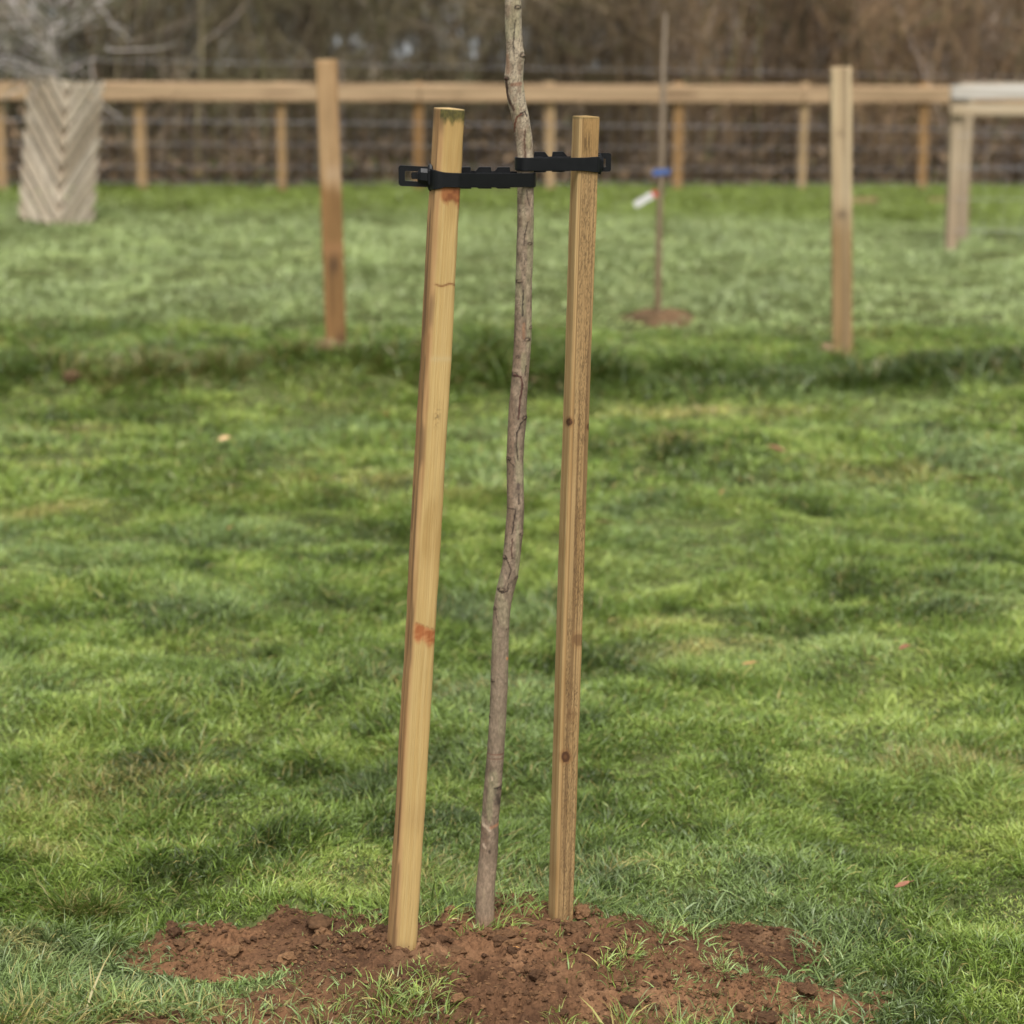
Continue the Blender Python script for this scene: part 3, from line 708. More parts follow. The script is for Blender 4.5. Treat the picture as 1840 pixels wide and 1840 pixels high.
# ------------------------------------------------------------------ tree ties
def band(path, z0, z1, th_, tilt=0.0, xref=0.0):
    "closed plan path -> upright rubber band of thickness th_; z0,z1 arrays per point"
    P = np.asarray(path, float); n = len(P)
    tan = np.roll(P, -1, 0) - np.roll(P, 1, 0); tan /= np.linalg.norm(tan, axis=1, keepdims=True) + 1e-9
    nor = np.stack([tan[:, 1], -tan[:, 0]], -1)
    z0, z1 = np.broadcast_to(z0, n), np.broadcast_to(z1, n); b = 0.0007
    prof = [(th_, b, 0), (th_, -b, 1), (th_ - b, 0, 1), (b, 0, 1), (0, -b, 1), (0, b, 0), (b, 0, 0), (th_ - b, 0, 0)]
    R = np.zeros((n, 8, 3))
    for k, (o_, dz, w) in enumerate(prof):
        R[:, k, :2] = P + nor * o_; R[:, k, 2] = np.where(w, z1, z0) + (dz if w == 0 else dz) + tilt * (P[:, 0] - xref)
    mb = MB(); F = []
    for i in range(n):
        for k in range(8):
            j, kk = (i + 1) % n, (k + 1) % 8; F.append((i * 8 + k, i * 8 + kk, j * 8 + kk, j * 8 + k))
    mb.add(R.reshape(-1, 3), F); return mb
def hull(pts, extra=0.0):
    pts = sorted(map(tuple, pts)); 
    def half(ps):
        h = []
        for p in ps:
            while len(h) > 1 and (h[-1][0] - h[-2][0]) * (p[1] - h[-2][1]) - (h[-1][1] - h[-2][1]) * (p[0] - h[-2][0]) <= 0: h.pop()
            h.append(p)
        return h
    lo, up = half(pts), half(pts[::-1]); return lo[:-1] + up[:-1]
def resample(h, step=0.003):
    h = np.array(h + [h[0]]); s = np.concatenate([[0], np.cumsum(np.linalg.norm(np.diff(h, axis=0), axis=1))])
    q = np.arange(0, s[-1], step); return np.stack([np.interp(q, s, h[:, 0]), np.interp(q, s, h[:, 1])], -1)
def stake_plan(o, z):
    "plan outline of a stake at world height z"
    M = np.array(o.matrix_world); V = np.empty(len(o.data.vertices) * 3, np.float32); o.data.vertices.foreach_get('co', V)
    W = V.reshape(-1, 3) @ M[:3, :3].T + M[:3, 3]; k = np.abs(W[:, 2] - z) < 0.004
    return W[k][:, :2]
def trunk_plan(z):
    i = np.argmin(np.abs(cen[:, 2] - z)); 
    return ring[i][:, :2], cen[i]
def plate(mb, outline, y0, y1, hole=None, yshift=None):
    "plate standing in the x-z plane, with an optional rectangular opening cut through"
    O = np.array(outline); n = len(O)
    if hole is None:
        V = [(x, y0, z) for x, z in O] + [(x, y1, z) for x, z in O]
        F = [(j, (j + 1) % n, (j + 1) % n + n, j + n) for j in range(n)] + [tuple(range(n - 1, -1, -1)), tuple(range(n, 2 * n))]
    else:
        I = np.array(hole)     # same count as outline
        V = [(x, y0, z) for x, z in O] + [(x, y0, z) for x, z in I] + [(x, y1, z) for x, z in O] + [(x, y1, z) for x, z in I]
        F = []
        for j in range(n):
            k = (j + 1) % n
            F += [(j, n + j, n + k, k), (2 * n + j, 2 * n + k, 3 * n + k, 3 * n + j), (j, k, 2 * n + k, 2 * n + j), (n + j, 3 * n + j, 3 * n + k, n + k)]
    V = np.array(V)
    if yshift is not None: V[:, 1] += yshift(V[:, 0])
    mb.add(V, F)
def rrect(x0, x1, z0, z1, r, k=4):
    P = []
    for cx, cz, a in ((x1 - r, z1 - r, 0), (x0 + r, z1 - r, 90), (x0 + r, z0 + r, 180), (x1 - r, z0 + r, 270)):
        for i in range(k + 1): t = math.radians(a + 90 * i / k); P.append((cx + r * math.cos(t), cz + r * math.sin(t)))
    return P
def make_tie(stake, ypx, hpx, side, label):
    # heights from the sight line through the strap
    Yt = YT
    zc = at(945, ypx, Yt)[2]
    sp = stake_plan(stake, zc); tp, tc = trunk_plan(zc)
    sp_c = sp.mean(0)
    tpo = tc[:2] + (tp - tc[:2]) * 1.06
    path = resample(hull([tuple(p) for p in sp_c + (sp - sp_c) * 1.02] + [tuple(p) for p in tpo]))
    px2m = Yt / F * 1.0
    h = hpx * px2m
    fs, ft = sp[:, 1].min(), tp[:, 1].min(); xs_ = sp_c[0]
    slope = (at(945, ypx, fs)[2] - at(945, ypx, ft)[2]) / (xs_ - tc[0])
    zl = lambda x: slope * (np.asarray(x) - tc[0])
    root = empty('tree_tie', (tc[0] + side * 0.03, tc[1] - 0.02, zc))
    tag(root, label, 'tree tie', 'rubber tree ties')
    off = np.array(root.location)
    sx_edge = sp[:, 0].min() if side < 0 else sp[:, 0].max()
    d_edge = (path[:, 0] - sx_edge) * (1 if side < 0 else -1)
    flare = sstep(0.03, 0.0, d_edge) * (0.0065 if side < 0 else 0.0025)
    mb = band(path, zc + zl(path[:, 0]) - h / 2 - flare * 1.1, zc + zl(path[:, 0]) + h / 2 + flare * 0.6, 0.0028)
    for V in mb.V: V -= off
    mb.build('strap', M_RUBBER, root)
    # toothed ladder strap running behind
    x0, x1 = (sp[:, 0].max(), tc[0]) if side < 0 else (tc[0], sp[:, 0].min())
    ya, ybk = tp[:, 1].max(), sp[:, 1].max()
    def yback(x):
        t = (x - x0) / (x1 - x0); return (ybk + (ya - ybk) * t if side < 0 else ya + (ybk - ya) * t)
    for tx0, tx1 in ((829, 849), (861, 884), (894, 917)) if side < 0 else ((959, 980), (992, 1014), (1027, 1048)):
        xa, xb = [(q - CXY) / F * (Yt * CP + 0.09) for q in (tx0, tx1)]
        yy = yback((xa + xb) / 2) + 0.0005
        hh = h / 2 + 0.0075; dz_ = float(zl((xa + xb) / 2)); mbt = MB()
        cut = 0.007
        outl = [(xa - (0.006 if side < 0 else 0), -h / 2 + 0.001), (xa, -hh + 0.003), (xb, -hh + 0.003), (xb + (0 if side < 0 else 0.006), -h / 2 + 0.001), (xb + (0 if side < 0 else 0.006), h / 2 - 0.001), (xb - 0.001, hh), (xa + 0.001, hh), (xa - (0.006 if side < 0 else 0), h / 2 - 0.001)]
        plate(mbt, [(x - off[0], z + zc + dz_ - off[2]) for x, z in outl], yy - off[1], yy + 0.0075 - off[1]); mbt.build('tooth', M_RUBBER, root)
    # buckle head and slotted tail beyond the stake
    mbb, mbl = MB(), MB()
    if side < 0:
        ys_ = sp[:, 1][np.argmin(sp[:, 0])] - 0.004
        fx = lambda q: (q - CXY) / F * (ys_ * CP + 0.057) - off[0]
        fz = lambda q: at(760, q, ys_)[2] - off[2]
        yl = ys_ - off[1]
        # collar: tapering rings in x
        rings = []
        for q, t_, b_, dep in ((800, 311, 336, 0.004), (790, 309, 337, 0.007), (781, 303, 340, 0.011), (777, 296, 343, 0.0125), (773, 294, 343, 0.0125), (770, 297, 340, 0.012), (769, 303, 331, 0.010), (757, 302, 330, 0.009), (751, 308, 326, 0.006), (750, 313, 322, 0.003)):
            zt, zb, xx = fz(t_), fz(b_), fx(q)
            m_ = 0.25 * (zt - zb); y_ = yl - (0.010 if q > 785 else 0.002) * sstep(765, 795, q)
            rings.append([(xx, y_ - dep, zb + m_), (xx, y_ - dep * 0.6, zb), (xx, y_ + dep * 0.6, zb), (xx, y_ + dep, zb + m_), (xx, y_ + dep, zt - m_), (xx, y_ + dep * 0.6, zt), (xx, y_ - dep * 0.6, zt), (xx, y_ - dep, zt - m_)])
        mbb.grid(rings); nb = len(rings) * 8
        mbb.F.append([nb - 8 + i for i in range(8)]); mbb.F.append(list(range(7, -1, -1)))
        O = rrect(fx(716.5), fx(776), fz(334), fz(297), 0.005); I = rrect(fx(728), fx(757), fz(324.5), fz(306.5), 0.0012)
        O = [(x, z - (x - fx(716)) * -0.0 - 0.05 * (x - fx(716))) for x, z in O]; I = [(x, z - 0.05 * (x - fx(716))) for x, z in I]
        plate(mbl, O, yl + 0.002, yl + 0.006, I)
        # nib of the tongue showing in the slot
        O = rrect(fx(739), fx(752), fz(322), fz(309), 0.003); plate(mbl, O, yl + 0.001, yl + 0.007)
    else:
        ys_ = sp[:, 1].mean() + 0.004
        fx = lambda q: (q - CXY) / F * (ys_ * CP + 0.057) - off[0]
        fz = lambda q: at(1085, q, ys_)[2] - off[2]
        yl = ys_ - off[1]
        rings = []
        for q, t_, b_, dep in ((1070, 280, 308, 0.016), (1075, 277, 312, 0.017), (1079, 276, 313, 0.013), (1080, 281, 309, 0.007), (1084, 284, 305, 0.004)):
            zt, zb, xx = fz(t_), fz(b_), fx(q); m_ = 0.25 * (zt - zb)
            rings.append([(xx, yl - dep, zb + m_), (xx, yl - dep * 0.6, zb), (xx, yl + dep * 0.6, zb), (xx, yl + dep, zb + m_), (xx, yl + dep, zt - m_), (xx, yl + dep * 0.6, zt), (xx, yl - dep * 0.6, zt), (xx, yl - dep, zt - m_)])
        mbb.grid(rings); nb = len(rings) * 8
        mbb.F.append([nb - 8 + i for i in range(8)]); mbb.F.append(list(range(7, -1, -1)))
        O = rrect(fx(1060), fx(1097.5), fz(308.5), fz(275), 0.004); I = rrect(fx(1079), fx(1088), fz(300.5), fz(285), 0.001)
        plate(mbl, O, yl + 0.002, yl + 0.006, I)
    mbb.build('buckle', M_RUBBER, root); mbl.build('slotted_tail', M_RUBBER, root)
    return root
bpy.context.view_layer.update()
make_tie(left_stake, 323, 25, -1, 'lower black rubber tie joining the left stake to the trunk, its slotted tail pointing left')
make_tie(right_stake, 295, 23.5, 1, 'upper black rubber tie joining the right stake to the trunk, its slotted tail pointing right')

# ------------------------------------------------------------------ the two tall posts
def paint_post(kind):
    def f(V, fac, qx, qy):
        g1 = grain(V, 700 + kind * 9, 0.35)
        if kind == 0:
            c = mix(lin(182, 150, 108), lin(150, 116, 78), sstep(-0.5, 0.6, g1))
            low = mix(lin(146, 110, 66), lin(116, 86, 50), sstep(-0.4, 0.6, g1))
            c = mix(c, low, sstep(315, 345, qy + 18 * n2(qx * 0.08, 0.3, 702)))
            c = mix(c, lin(178, 150, 116), 0.8 * np.exp(-((qy - 312) / 16) ** 2) * sstep(-0.4, 0.4, n2(qx * 0.12, qy * 0.03, 703) + 0.4))
            c = mix(c, lin(160, 118, 78), 0.7 * np.exp(-((qy - 448) / 13) ** 2)); 
            c = mix(c, lin(70, 50, 36), 0.75 * np.exp(-(((qx - 600) / 9) ** 2 + ((qy - 476) / 18) ** 2)))
            c = mix(c, lin(70, 52, 36), 0.7 * np.exp(-(((qx - 612) / 8) ** 2 + ((qy - 612) / 16) ** 2)))
            c = mix(c, lin(120, 92, 60), 0.4 * np.exp(-(((qx - 590) / 8) ** 2 + ((qy - 210) / 40) ** 2)))
        else:
            c = mix(lin(200, 178, 140), lin(170, 144, 108), sstep(-0.5, 0.6, g1))
            low = mix(lin(164, 136, 94), lin(136, 108, 70), sstep(-0.4, 0.6, g1))
            c = mix(c, low, sstep(340, 430, qy + 20 * n2(qx * 0.1, 0.3, 712)))
            c = mix(c, lin(110, 98, 82), 0.6 * np.exp(-((V[:, 0] - 0.012 - 0.004 * n2(V[:, 2] * 3, 0, 713)) / 0.009) ** 2) * (fac == 0))
            c = mix(c, lin(88, 70, 54), 0.7 * np.exp(-(((qx - 1513) / 10) ** 2 + ((qy - 385) / 9) ** 2)))
            c = mix(c, lin(110, 92, 70), 0.5 * np.exp(-(((qx - 1510) / 8) ** 2 + ((qy - 240) / 7) ** 2)))
        return mix(c, lin(150, 124, 86), (fac == 4) * 0.8) * 1.08
    return f
b2 = ground_at(1513, 640)
o = timber('timber_post', at(605.5, 665, b1[1]), at(586.5, 108, b1[1]), 0.103, 0.10, math.radians(6), paint_post(0), 0.01, 0.006, 5, 0.002)
tag(o, 'tall timber post stained dark brown in its lower half, standing left of the young tree', 'post', 'tall posts on the rough strip')
o = timber('timber_post', at(1513.5, 665, b2[1]), at(1511, 121, b2[1]), 0.103, 0.10, math.radians(-4), paint_post(1), 0.01, 0.006, 6, 0.002)
tag(o, 'tall pale greyish timber post with a dark knot, standing right of the young tree', 'post', 'tall posts on the rough strip')

# ------------------------------------------------------------------ rail fence at the back
YF0, YF1 = 22.6, 26.0                       # distance of the fence at its left and right end
def fence_y(px): return 1 / (1 / YF0 + (1 / YF1 - 1 / YF0) * (px - 0) / 1655.0)
post_px = [-250, 4, 257, 508, 752, 988, 1217, 1440, 1655, 1862, 2060]
fence = empty('rail_fence', at(900, 338, fence_y(900)))
tag(fence, 'post and rail fence with wire netting along the foot of the bare hedge', 'fence')
fo = np.array(fence.location)
def paint_fence(i):
    rs = np.random.RandomState(i); t = rs.rand()
    ca, cb = mix(lin(186, 160, 120), lin(160, 122, 74), np.array(t)), mix(lin(160, 132, 96), lin(132, 98, 58), np.array(t))
    return lambda V, fac, qx, qy: mix(ca, cb, sstep(-0.5, 0.6, grain(V, 720 + i, 0.3))) * 1.05
def paint_rail(i):
    def f(V, fac, qx, qy):
        g1 = 0.6 * n2(V[:, 1] * 40, V[:, 2] * 0.9, 740 + i) + 0.4 * n2(V[:, 1] * 120, V[:, 2] * 3, 741 + i)
        c = mix(lin(188, 158, 122), lin(160, 132, 100), sstep(-0.4, 0.5, g1))
        c = mix(c, lin(150, 130, 98), 0.6 * np.exp(-((V[:, 1] - 0.012) / 0.03) ** 2))
        c = mix(c, lin(110, 84, 60), 0.6 * sstep(0.55, 0.75, n2(V[:, 2] * 1.7, V[:, 1] * 9, 745 + i)))
        return c * 1.12
    return f
fp = []
for i, q in enumerate(post_px):
    yy = fence_y(q); zb = at(q, 341, yy)[2]; zt = at(q, 160, yy)[2] 
    x = at(q, 341, yy)[0]
    thin = 0.105 if i not in (3, 7) else 0.085
    timber('fence_post', (x, yy, zb - 0.10), (x + 0.01 * math.sin(i * 2.1), yy, zt + 0.07), thin, 0.09, 0.1 * math.sin(i * 1.7), paint_fence(i), 0.05, 0.008, 20 + i, 0.003, parent=fence)
    fp.append((q, x, yy, zb))
def rail_pt(q, t): 
    yy = fence_y(q); return at(q, 163 + 7.5 * q / 1700.0, yy) + np.array([0, -0.075, 0])
for i, (qa, qb) in enumerate(((-250, 752), (754, 1440), (1442, 2060))):
    timber('rail', rail_pt(qa, 0), rail_pt(qb, 0), 0.058, 0.185, math.radians(90), paint_rail(i), 0.06, 0.014, 40 + i, 0.004, parent=fence)
A, B, ra = [], [], []
for zrel in (0.08, 0.24, 0.47, 0.70, 1.30):
    for (q0, x0, y0, z0), (q1, x1, y1, z1) in zip(fp[:-1], fp[1:]):
        A.append((x0, y0 - 0.055, z0 + zrel)); B.append((x1, y1 - 0.055, z1 + zrel)); ra.append(0.0040 if zrel == 0.70 else 0.0026)
for (q0, x0, y0, z0), (q1, x1, y1, z1) in zip(fp[:-1], fp[1:]):
    for j in range(10):
        t = (j + 0.5) / 10; p = np.array([x0, y0 - 0.055, z0]) * (1 - t) + np.array([x1, y1 - 0.055, z1]) * t
        A.append(p + (0, 0, 0.03)); B.append(p + (0, 0, 0.85)); ra.append(0.0009)
v, l, ct = sticks(np.array(A) - fo, np.array(B) - fo, ra, ra)
mesh_obj('wire_netting', v, l, ct, M_WIRE, parent=fence)

# ------------------------------------------------------------------ timber frame at the right edge
gb = ground_at(1712, 447); YG = gb[1]
frame = empty('timber_tree_guard', gb)
tag(frame, 'square timber post and rail guard with pale rails at the right edge', 'guard')
def paint_pale(i, a=(214, 198, 172), b=(184, 160, 128)):
    return lambda V, fac, qx, qy: mix(lin(*a), lin(*b), sstep(-0.5, 0.6, 0.6 * n2(V[:, 0] * 60 + V[:, 1] * 50, V[:, 2] * 1.5, 760 + i) + 0.4 * n2(V[:, 1] * 160, V[:, 2] * 4, 770 + i))) * 0.85
W_ = 1.9
def gpt(q, y_): return at(q, y_, YG)
zt = gpt(1700, 180)[2]
x0 = gpt(1708, 447)[0]
D_, S_ = 0.9, 0.265
for (dx, dy) in ((0, 0), (W_, 0), (S_, D_), (W_ + S_, D_)):
    zz = float(H(x0 + dx, YG + dy))
    timber('post', (x0 + dx, YG + dy, zz - 0.08), (x0 + dx, YG + dy, zt + 0.02), 0.085, 0.085, 0.12, paint_pale(1, (205, 184, 152), (176, 152, 122)), 0.04, 0.006, 60, 0.002, parent=frame)
def railz(z, x_a, x_b, y_, hgt, i, cols, dep=0.04, dy=0.0):
    timber('rail', (x_a, y_, z), (x_b, y_ + dy, z), dep, hgt, math.radians(90), paint_pale(i, *cols), 0.05, 0.006, 63 + i, 0.002, parent=frame)
zA, zB = gpt(1750, 165)[2], gpt(1750, 197)[2]
railz(zA, x0 - 0.06, x0 + W_ + 0.06, YG - 0.066, 0.105, 3, ((236, 230, 220), (206, 196, 180)), 0.045)
railz(zB, x0 - 0.06, x0 + W_ + 0.06, YG - 0.066, 0.085, 4, ((220, 202, 170), (186, 160, 124)), 0.045)
railz(zA, x0 + S_ - 0.05, x0 + W_ + S_ + 0.05, YG + D_ + 0.066, 0.105, 5, ((206, 190, 166), (180, 160, 130)), 0.045)
timber('rail', (x0 + 0.0, YG - 0.04, zA - 0.012), (x0 + S_, YG + D_ + 0.04, zA - 0.012), 0.10, 0.04, 0.0, paint_pale(6, (206, 190, 166), (180, 160, 130)), 0.05, 0.006, 70, 0.002, parent=frame)
A, B, ra = [], [], []
for z in (0.15, 0.4, 0.65, 0.9): A.append((x0, YG - 0.046, gb[2] + z)); B.append((x0 + W_, YG - 0.046, gb[2] + z)); ra.append(0.002)
for j in range(12): A.append((x0 + (j + .5) / 12 * W_, YG - 0.046, gb[2] + 0.05)); B.append((x0 + (j + .5) / 12 * W_, YG - 0.046, gb[2] + 0.95)); ra.append(0.0009)
v, l, ct = sticks(np.array(A) - gb, np.array(B) - gb, ra, ra); mesh_obj('wire_netting', v, l, ct, M_WIRE, parent=frame)

# ------------------------------------------------------------------ chevron slatted guard with a small tree in it
cb = ground_at(101, 404); side_ = 0.425; hg = 1.20
guard = empty('slatted_tree_guard', cb); tag(guard, 'weathered grey guard of chevron slats round a small bushy tree', 'guard')
guard.rotation_euler = (0.0, math.radians(6.3), math.radians(11.8))
def slat_panel(name, p, q, seed, flip, parent):
    "board panel from plan point p to q: diagonal slats clipped to the panel, nailed to two uprights"
    rs = np.random.RandomState(seed); p, q = np.array(p, float), np.array(q, float); w = np.linalg.norm(q - p); d = (q - p) / w; nrm = np.array([d[1], -d[0]])
    mb = MB(); pitch = 0.104; sw = 0.060
    def clip(poly, f):
        out = []
        for i in range(len(poly)):
            a, b = poly[i], poly[(i + 1) % len(poly)]; fa, fb = f(a), f(b)
            if fa >= 0: out.append(a)
            if fa * fb < 0: t = fa / (fa - fb); out.append((a[0] + t * (b[0] - a[0]), a[1] + t * (b[1] - a[1])))
        return out
    s = 1.18
    k = -w * s - 0.1
    while k < hg + 0.1:
        w_ = sw * (0.85 + 0.3 * rs.rand())
        poly = [(0, k), (w, k + w * s), (w, k + w * s + w_ * 1.5), (0, k + w_ * 1.5)]
        lo_, hi_ = 0.0 + 0.02 * rs.rand(), hg + 0.03 * rs.rand()
        poly = clip(poly, lambda a: a[1] - lo_); poly = clip(poly, lambda a: hi_ - a[1]) if poly else poly
        if len(poly) >= 3:
            yo = 0.004 * rs.rand()
            base = []
            for off_ in (0.0 + yo, 0.022 + yo):
                for (u_, z_) in poly:
                    uu = u_ if not flip else w - u_
                    xy = p + d * uu + nrm * off_; base.append((xy[0], xy[1], z_))
            n_ = len(poly); c_ = mix(lin(206, 192, 172), lin(172, 156, 134), np.array(rs.rand())) * 1.25 if nrm[1] < 0 else lin(92, 96, 70) * 0.6  # back panels' slats darkened to paint in the shade seen between the front slats
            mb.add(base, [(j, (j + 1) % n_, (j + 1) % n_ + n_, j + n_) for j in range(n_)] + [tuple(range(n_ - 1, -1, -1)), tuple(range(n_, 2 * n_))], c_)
        k += pitch * 1.5
    for u_ in (0.02, w - 0.02):
        xy = p + d * u_ - nrm * 0.014; mb.box((xy[0], xy[1], hg / 2 - 0.02), (0.03, 0.026, hg), np.array([[d[0], -d[1], 0], [d[1], d[0], 0], [0, 0, 1]]), lin(140, 116, 84) * 0.8)
    return mb.build(name, M_TWIG, parent)
hs = side_ / math.sqrt(2)
c4 = [(0.02, 0.0), (hs + 0.0, hs), (0.0, 2 * hs), (-hs, hs)]
# near corner faces the camera; slats fall towards it
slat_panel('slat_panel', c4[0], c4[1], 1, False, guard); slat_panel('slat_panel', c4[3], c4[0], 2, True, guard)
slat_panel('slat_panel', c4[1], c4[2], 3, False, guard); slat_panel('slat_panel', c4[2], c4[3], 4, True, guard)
tg = cb + np.array([0.0, hs, 0]); tg[2] = float(H(tg[0], tg[1]))
gt = empty('small_bushy_tree', tg); tag(gt, 'small grey twiggy tree growing out of the chevron slatted guard', 'tree')
trunkA = np.array([(0, 0, 0), (0.015, 0, 0.6), (0.0, 0.01, 1.15), (0.02, 0, 1.6), (0.0, 0.0, 2.1)]); 
v, l, ct = sticks(trunkA[:-1], trunkA[1:], [0.024, 0.021, 0.018, 0.014], [0.021, 0.018, 0.014, 0.008])
mesh_obj('trunk', v, l, ct, M_TWIG, np.tile(lin(112, 104, 84) * 0.8, (len(v), 1)), gt)
rsb = np.random.RandomState(17); st = []
for i in range(34):
    z = rsb.uniform(1.15, 2.1); a = rsb.rand() * 6.283; st.append(((0.01, 0, z), (math.cos(a), math.sin(a), 0.35 + 0.7 * rsb.rand())))
A, B, ra, rb = branches(st, 0, 0.85, 0.013, 19, levels=1, kids=5, jit=0.7)
v, l, ct = sticks(A, B, np.maximum(ra, 0.006), np.maximum(rb, 0.005))
cc = mix(1.3 * mix(lin(140, 136, 118), lin(206, 196, 194), rsb.rand(len(A)) ** 1.2), lin(92, 96, 72), (rsb.rand(len(A)) < 0.25) * 0.8)
mesh_obj('crown', v, l, ct, M_TWIG, np.repeat(cc, 6, 0) * 0.95, gt)

# ------------------------------------------------------------------ sapling in the middle distance
sap = empty('sapling', REAR); tag(sap, 'thin bare sapling in the mown grass beyond the two tall posts', 'tree')
YS = REAR[1]
pth = np.array([at(q, y_, YS) for q, y_ in ((1182, 585), (1183, 480), (1185, 400), (1187, 340), (1189, 290), (1191, 200), (1192, 110), (1196, 24))]) - REAR
rr = np.array([0.021, 0.019, 0.018, 0.0175, 0.017, 0.016, 0.015, 0.011])
mb = MB(); k = 10
P = np.array([[(p[0] + r * math.cos(a), p[1] + r * math.sin(a), p[2]) for a in np.arange(k) / k * 6.2832] for p, r in zip(pth, rr)])
colr = np.repeat(mix(lin(128, 108, 86), lin(150, 136, 124), np.linspace(0, 1, len(pth)))[:, None], k, 1).reshape(-1, 3)
mb.grid(P, colr * np.array([1.12, 1.09, 0.98])); mb.build('trunk', M_BARK, sap, True)
p = at(1188, 309, YS); root = empty('blue_tree_tie', p); root.scale = (0.82, 0.82, 0.75); tag(root, 'blue plastic tie buckled round the thin sapling', 'tree tie')
a_ = np.arange(0, 2 * math.pi, 0.25); mbd = band(np.stack([0.0 + 0.024 * np.cos(a_), 0.024 * np.sin(a_)], -1), -0.022, 0.022, 0.004); mbd.build('strap', M_BLUE, root)
mb = MB(); mb.box((-0.038, -0.012, -0.004), (0.05, 0.02, 0.042), None, None, 0.004); mb.box((0.036, -0.012, 0.004), (0.052, 0.018, 0.036), None, None, 0.004); mb.build('buckle', M_BLUE, root)
p = at(1181, 345, YS) + np.array([0, -0.022, 0]); root = empty('plant_label', p); tag(root, 'white plastic plant label with a red end hanging from the sapling', 'label tag')
ca, sa = math.cos(math.radians(-27)), math.sin(math.radians(-27))
def tagpl(x0_, x1_, h_, mat, name, e=0.0):
    mb = MB(); P = []
    for i in range(7):
        t = i / 6; x = x0_ + (x1_ - x0_) * t; zc_ = -0.35 * (x ** 2); hh = h_ / 2
        ring = []
        for (yy, zz) in ((-0.002 - e, -hh), (0.002 + e, -hh), (0.002 + e, hh), (-0.002 - e, hh)):
            X_, Z_ = -x, zc_ + zz; ring.append((X_ * ca + Z_ * sa, yy, -X_ * sa + Z_ * ca))
        P.append(ring)
    mb.grid(P); n_ = mb.n; mb.F.append([0, 1, 2, 3]); mb.F.append([n_ - 1, n_ - 2, n_ - 3, n_ - 4]); return mb.build(name, mat, root)
tagpl(0.030, 0.150, 0.040, M_WHITE, 'tag'); tagpl(0.004, 0.031, 0.038, M_RED, 'end', 0.001)
# bare soil round the sapling
xr, yr = np.meshgrid(np.linspace(-0.42, 0.42, 70), np.linspace(-0.5, 0.5, 70))
rr_ = np.sqrt((xr / 0.235) ** 2 + (yr / 0.26) ** 2) + 0.25 * fbm2(xr * 6, yr * 6, 3, 800)
wx, wy = xr + REAR[0], yr + REAR[1]; m_ = sstep(1.1, 0.7, rr_)
zz = H(wx, wy) + m_ * (0.022 + 0.016 * fbm2(xr * 14, yr * 14, 3, 803)) - (1 - m_) * 0.03
k = 70; idx = np.arange(k * k).reshape(k, k); Q = np.stack([idx[:-1, :-1], idx[:-1, 1:], idx[1:, 1:], idx[1:, :-1]], -1).reshape(-1)
o = mesh_obj('soil', np.stack([wx, wy, zz], -1), Q, np.full(len(Q) // 4, 4), M_SOIL, mix(lin(92, 76, 54), lin(124, 98, 72), sstep(-0.4, 0.5, fbm2(xr * 9, yr * 9, 3, 805))).reshape(-1, 3), smooth=True)
tag(o, 'small ring of bare brown soil round the foot of the thin sapling', None, kind='structure')

# spoil thrown up round the left tall post
b = b1; n = 420; rs = np.random.RandomState(31)
a, r0 = rs.rand(n) * 6.283, rs.rand(n) ** 0.7
px_, py_ = b[0] - 0.03 + 0.17 * r0 * np.cos(a), b[1] - 0.13 + 0.22 * r0 * np.sin(a); rr_ = 0.007 + 0.024 * rs.rand(n) ** 2
v, l, ct = lumps(np.stack([px_, py_, H(px_, py_) + 0.06 * (1 - r0) + 0.035], -1), rr_, 33)
o = mesh_obj('soil_spoil', v, l, ct, M_SOIL, np.repeat(mix(lin(112, 90, 66), lin(158, 128, 98), rs.rand(n)), len(IV), 0), smooth=True)
tag(o, 'crumbly pale brown spoil heaped round the foot of the left tall post', 'soil', kind='stuff')

# ------------------------------------------------------------------ stones, leaves and offcuts lying about
def stone(px, py, r, colr, label, seed, name='stone', cat='stone', lift=0.3, flat=0.7, group=None):
    p = ground_at(px, py)
    if p[1] < 4.2: p[2] = float(soil_z(p[0], p[1]))
    v, l, ct = lumps(np.array([[0, 0, 0.0]]), [r], seed, flat)
    o = mesh_obj(name, v, l, ct, M_STONE if name == 'stone' else M_SOIL, np.tile(lin(*colr) * 0.85, (len(v), 1)), smooth=True); o.location = tuple(p + np.array([0, 0, r * lift]))
    return tag(o, label, cat, group)
stone(926, 1727, 0.0085, (206, 150, 90), 'small tan pebble lying on the dug soil in front of the trunk', 41)
stone(573, 1680, 0.024, (112, 84, 60), 'big rounded brown clod at the back left of the dug soil', 42, 'soil_clod', 'clod', 0.4)
stone(1082, 1618, 0.020, (92, 54, 38), 'dark brown clod sitting on the back edge of the soil right of the right stake', 43, 'soil_clod', 'clod', 0.5)
stone(1145, 1652, 0.006, (226, 196, 180), 'tiny pinkish white pebble on the soil right of the right stake', 44)
stone(1436, 1826, 0.007, (222, 170, 138), 'tiny pale pebble at the front right of the dug soil', 45)
stone(1489, 641, 0.036, (160, 134, 106), 'pale brown clod on the rough grass beside the right tall post', 46, 'soil_clod', 'clod', 1.2)
stone(957, 690, 0.024, (196, 168, 128), 'pale stone on the rough grass just right of the young trunk', 47, lift=0.9)
stone(920, 650, 0.04, (214, 170, 140), 'pinkish stone on the rough strip half hidden behind the young trunk', 48, lift=1.3)
stone(130, 690, 0.036, (116, 94, 68), 'reddish brown clod in the rough grass at the far left', 49, 'soil_clod', 'clod', 1.0)
stone(1262, 697, 0.026, (126, 84, 62), 'small reddish clod in front of the rough strip beyond the right stake', 50, 'soil_clod', 'clod', 0.9)
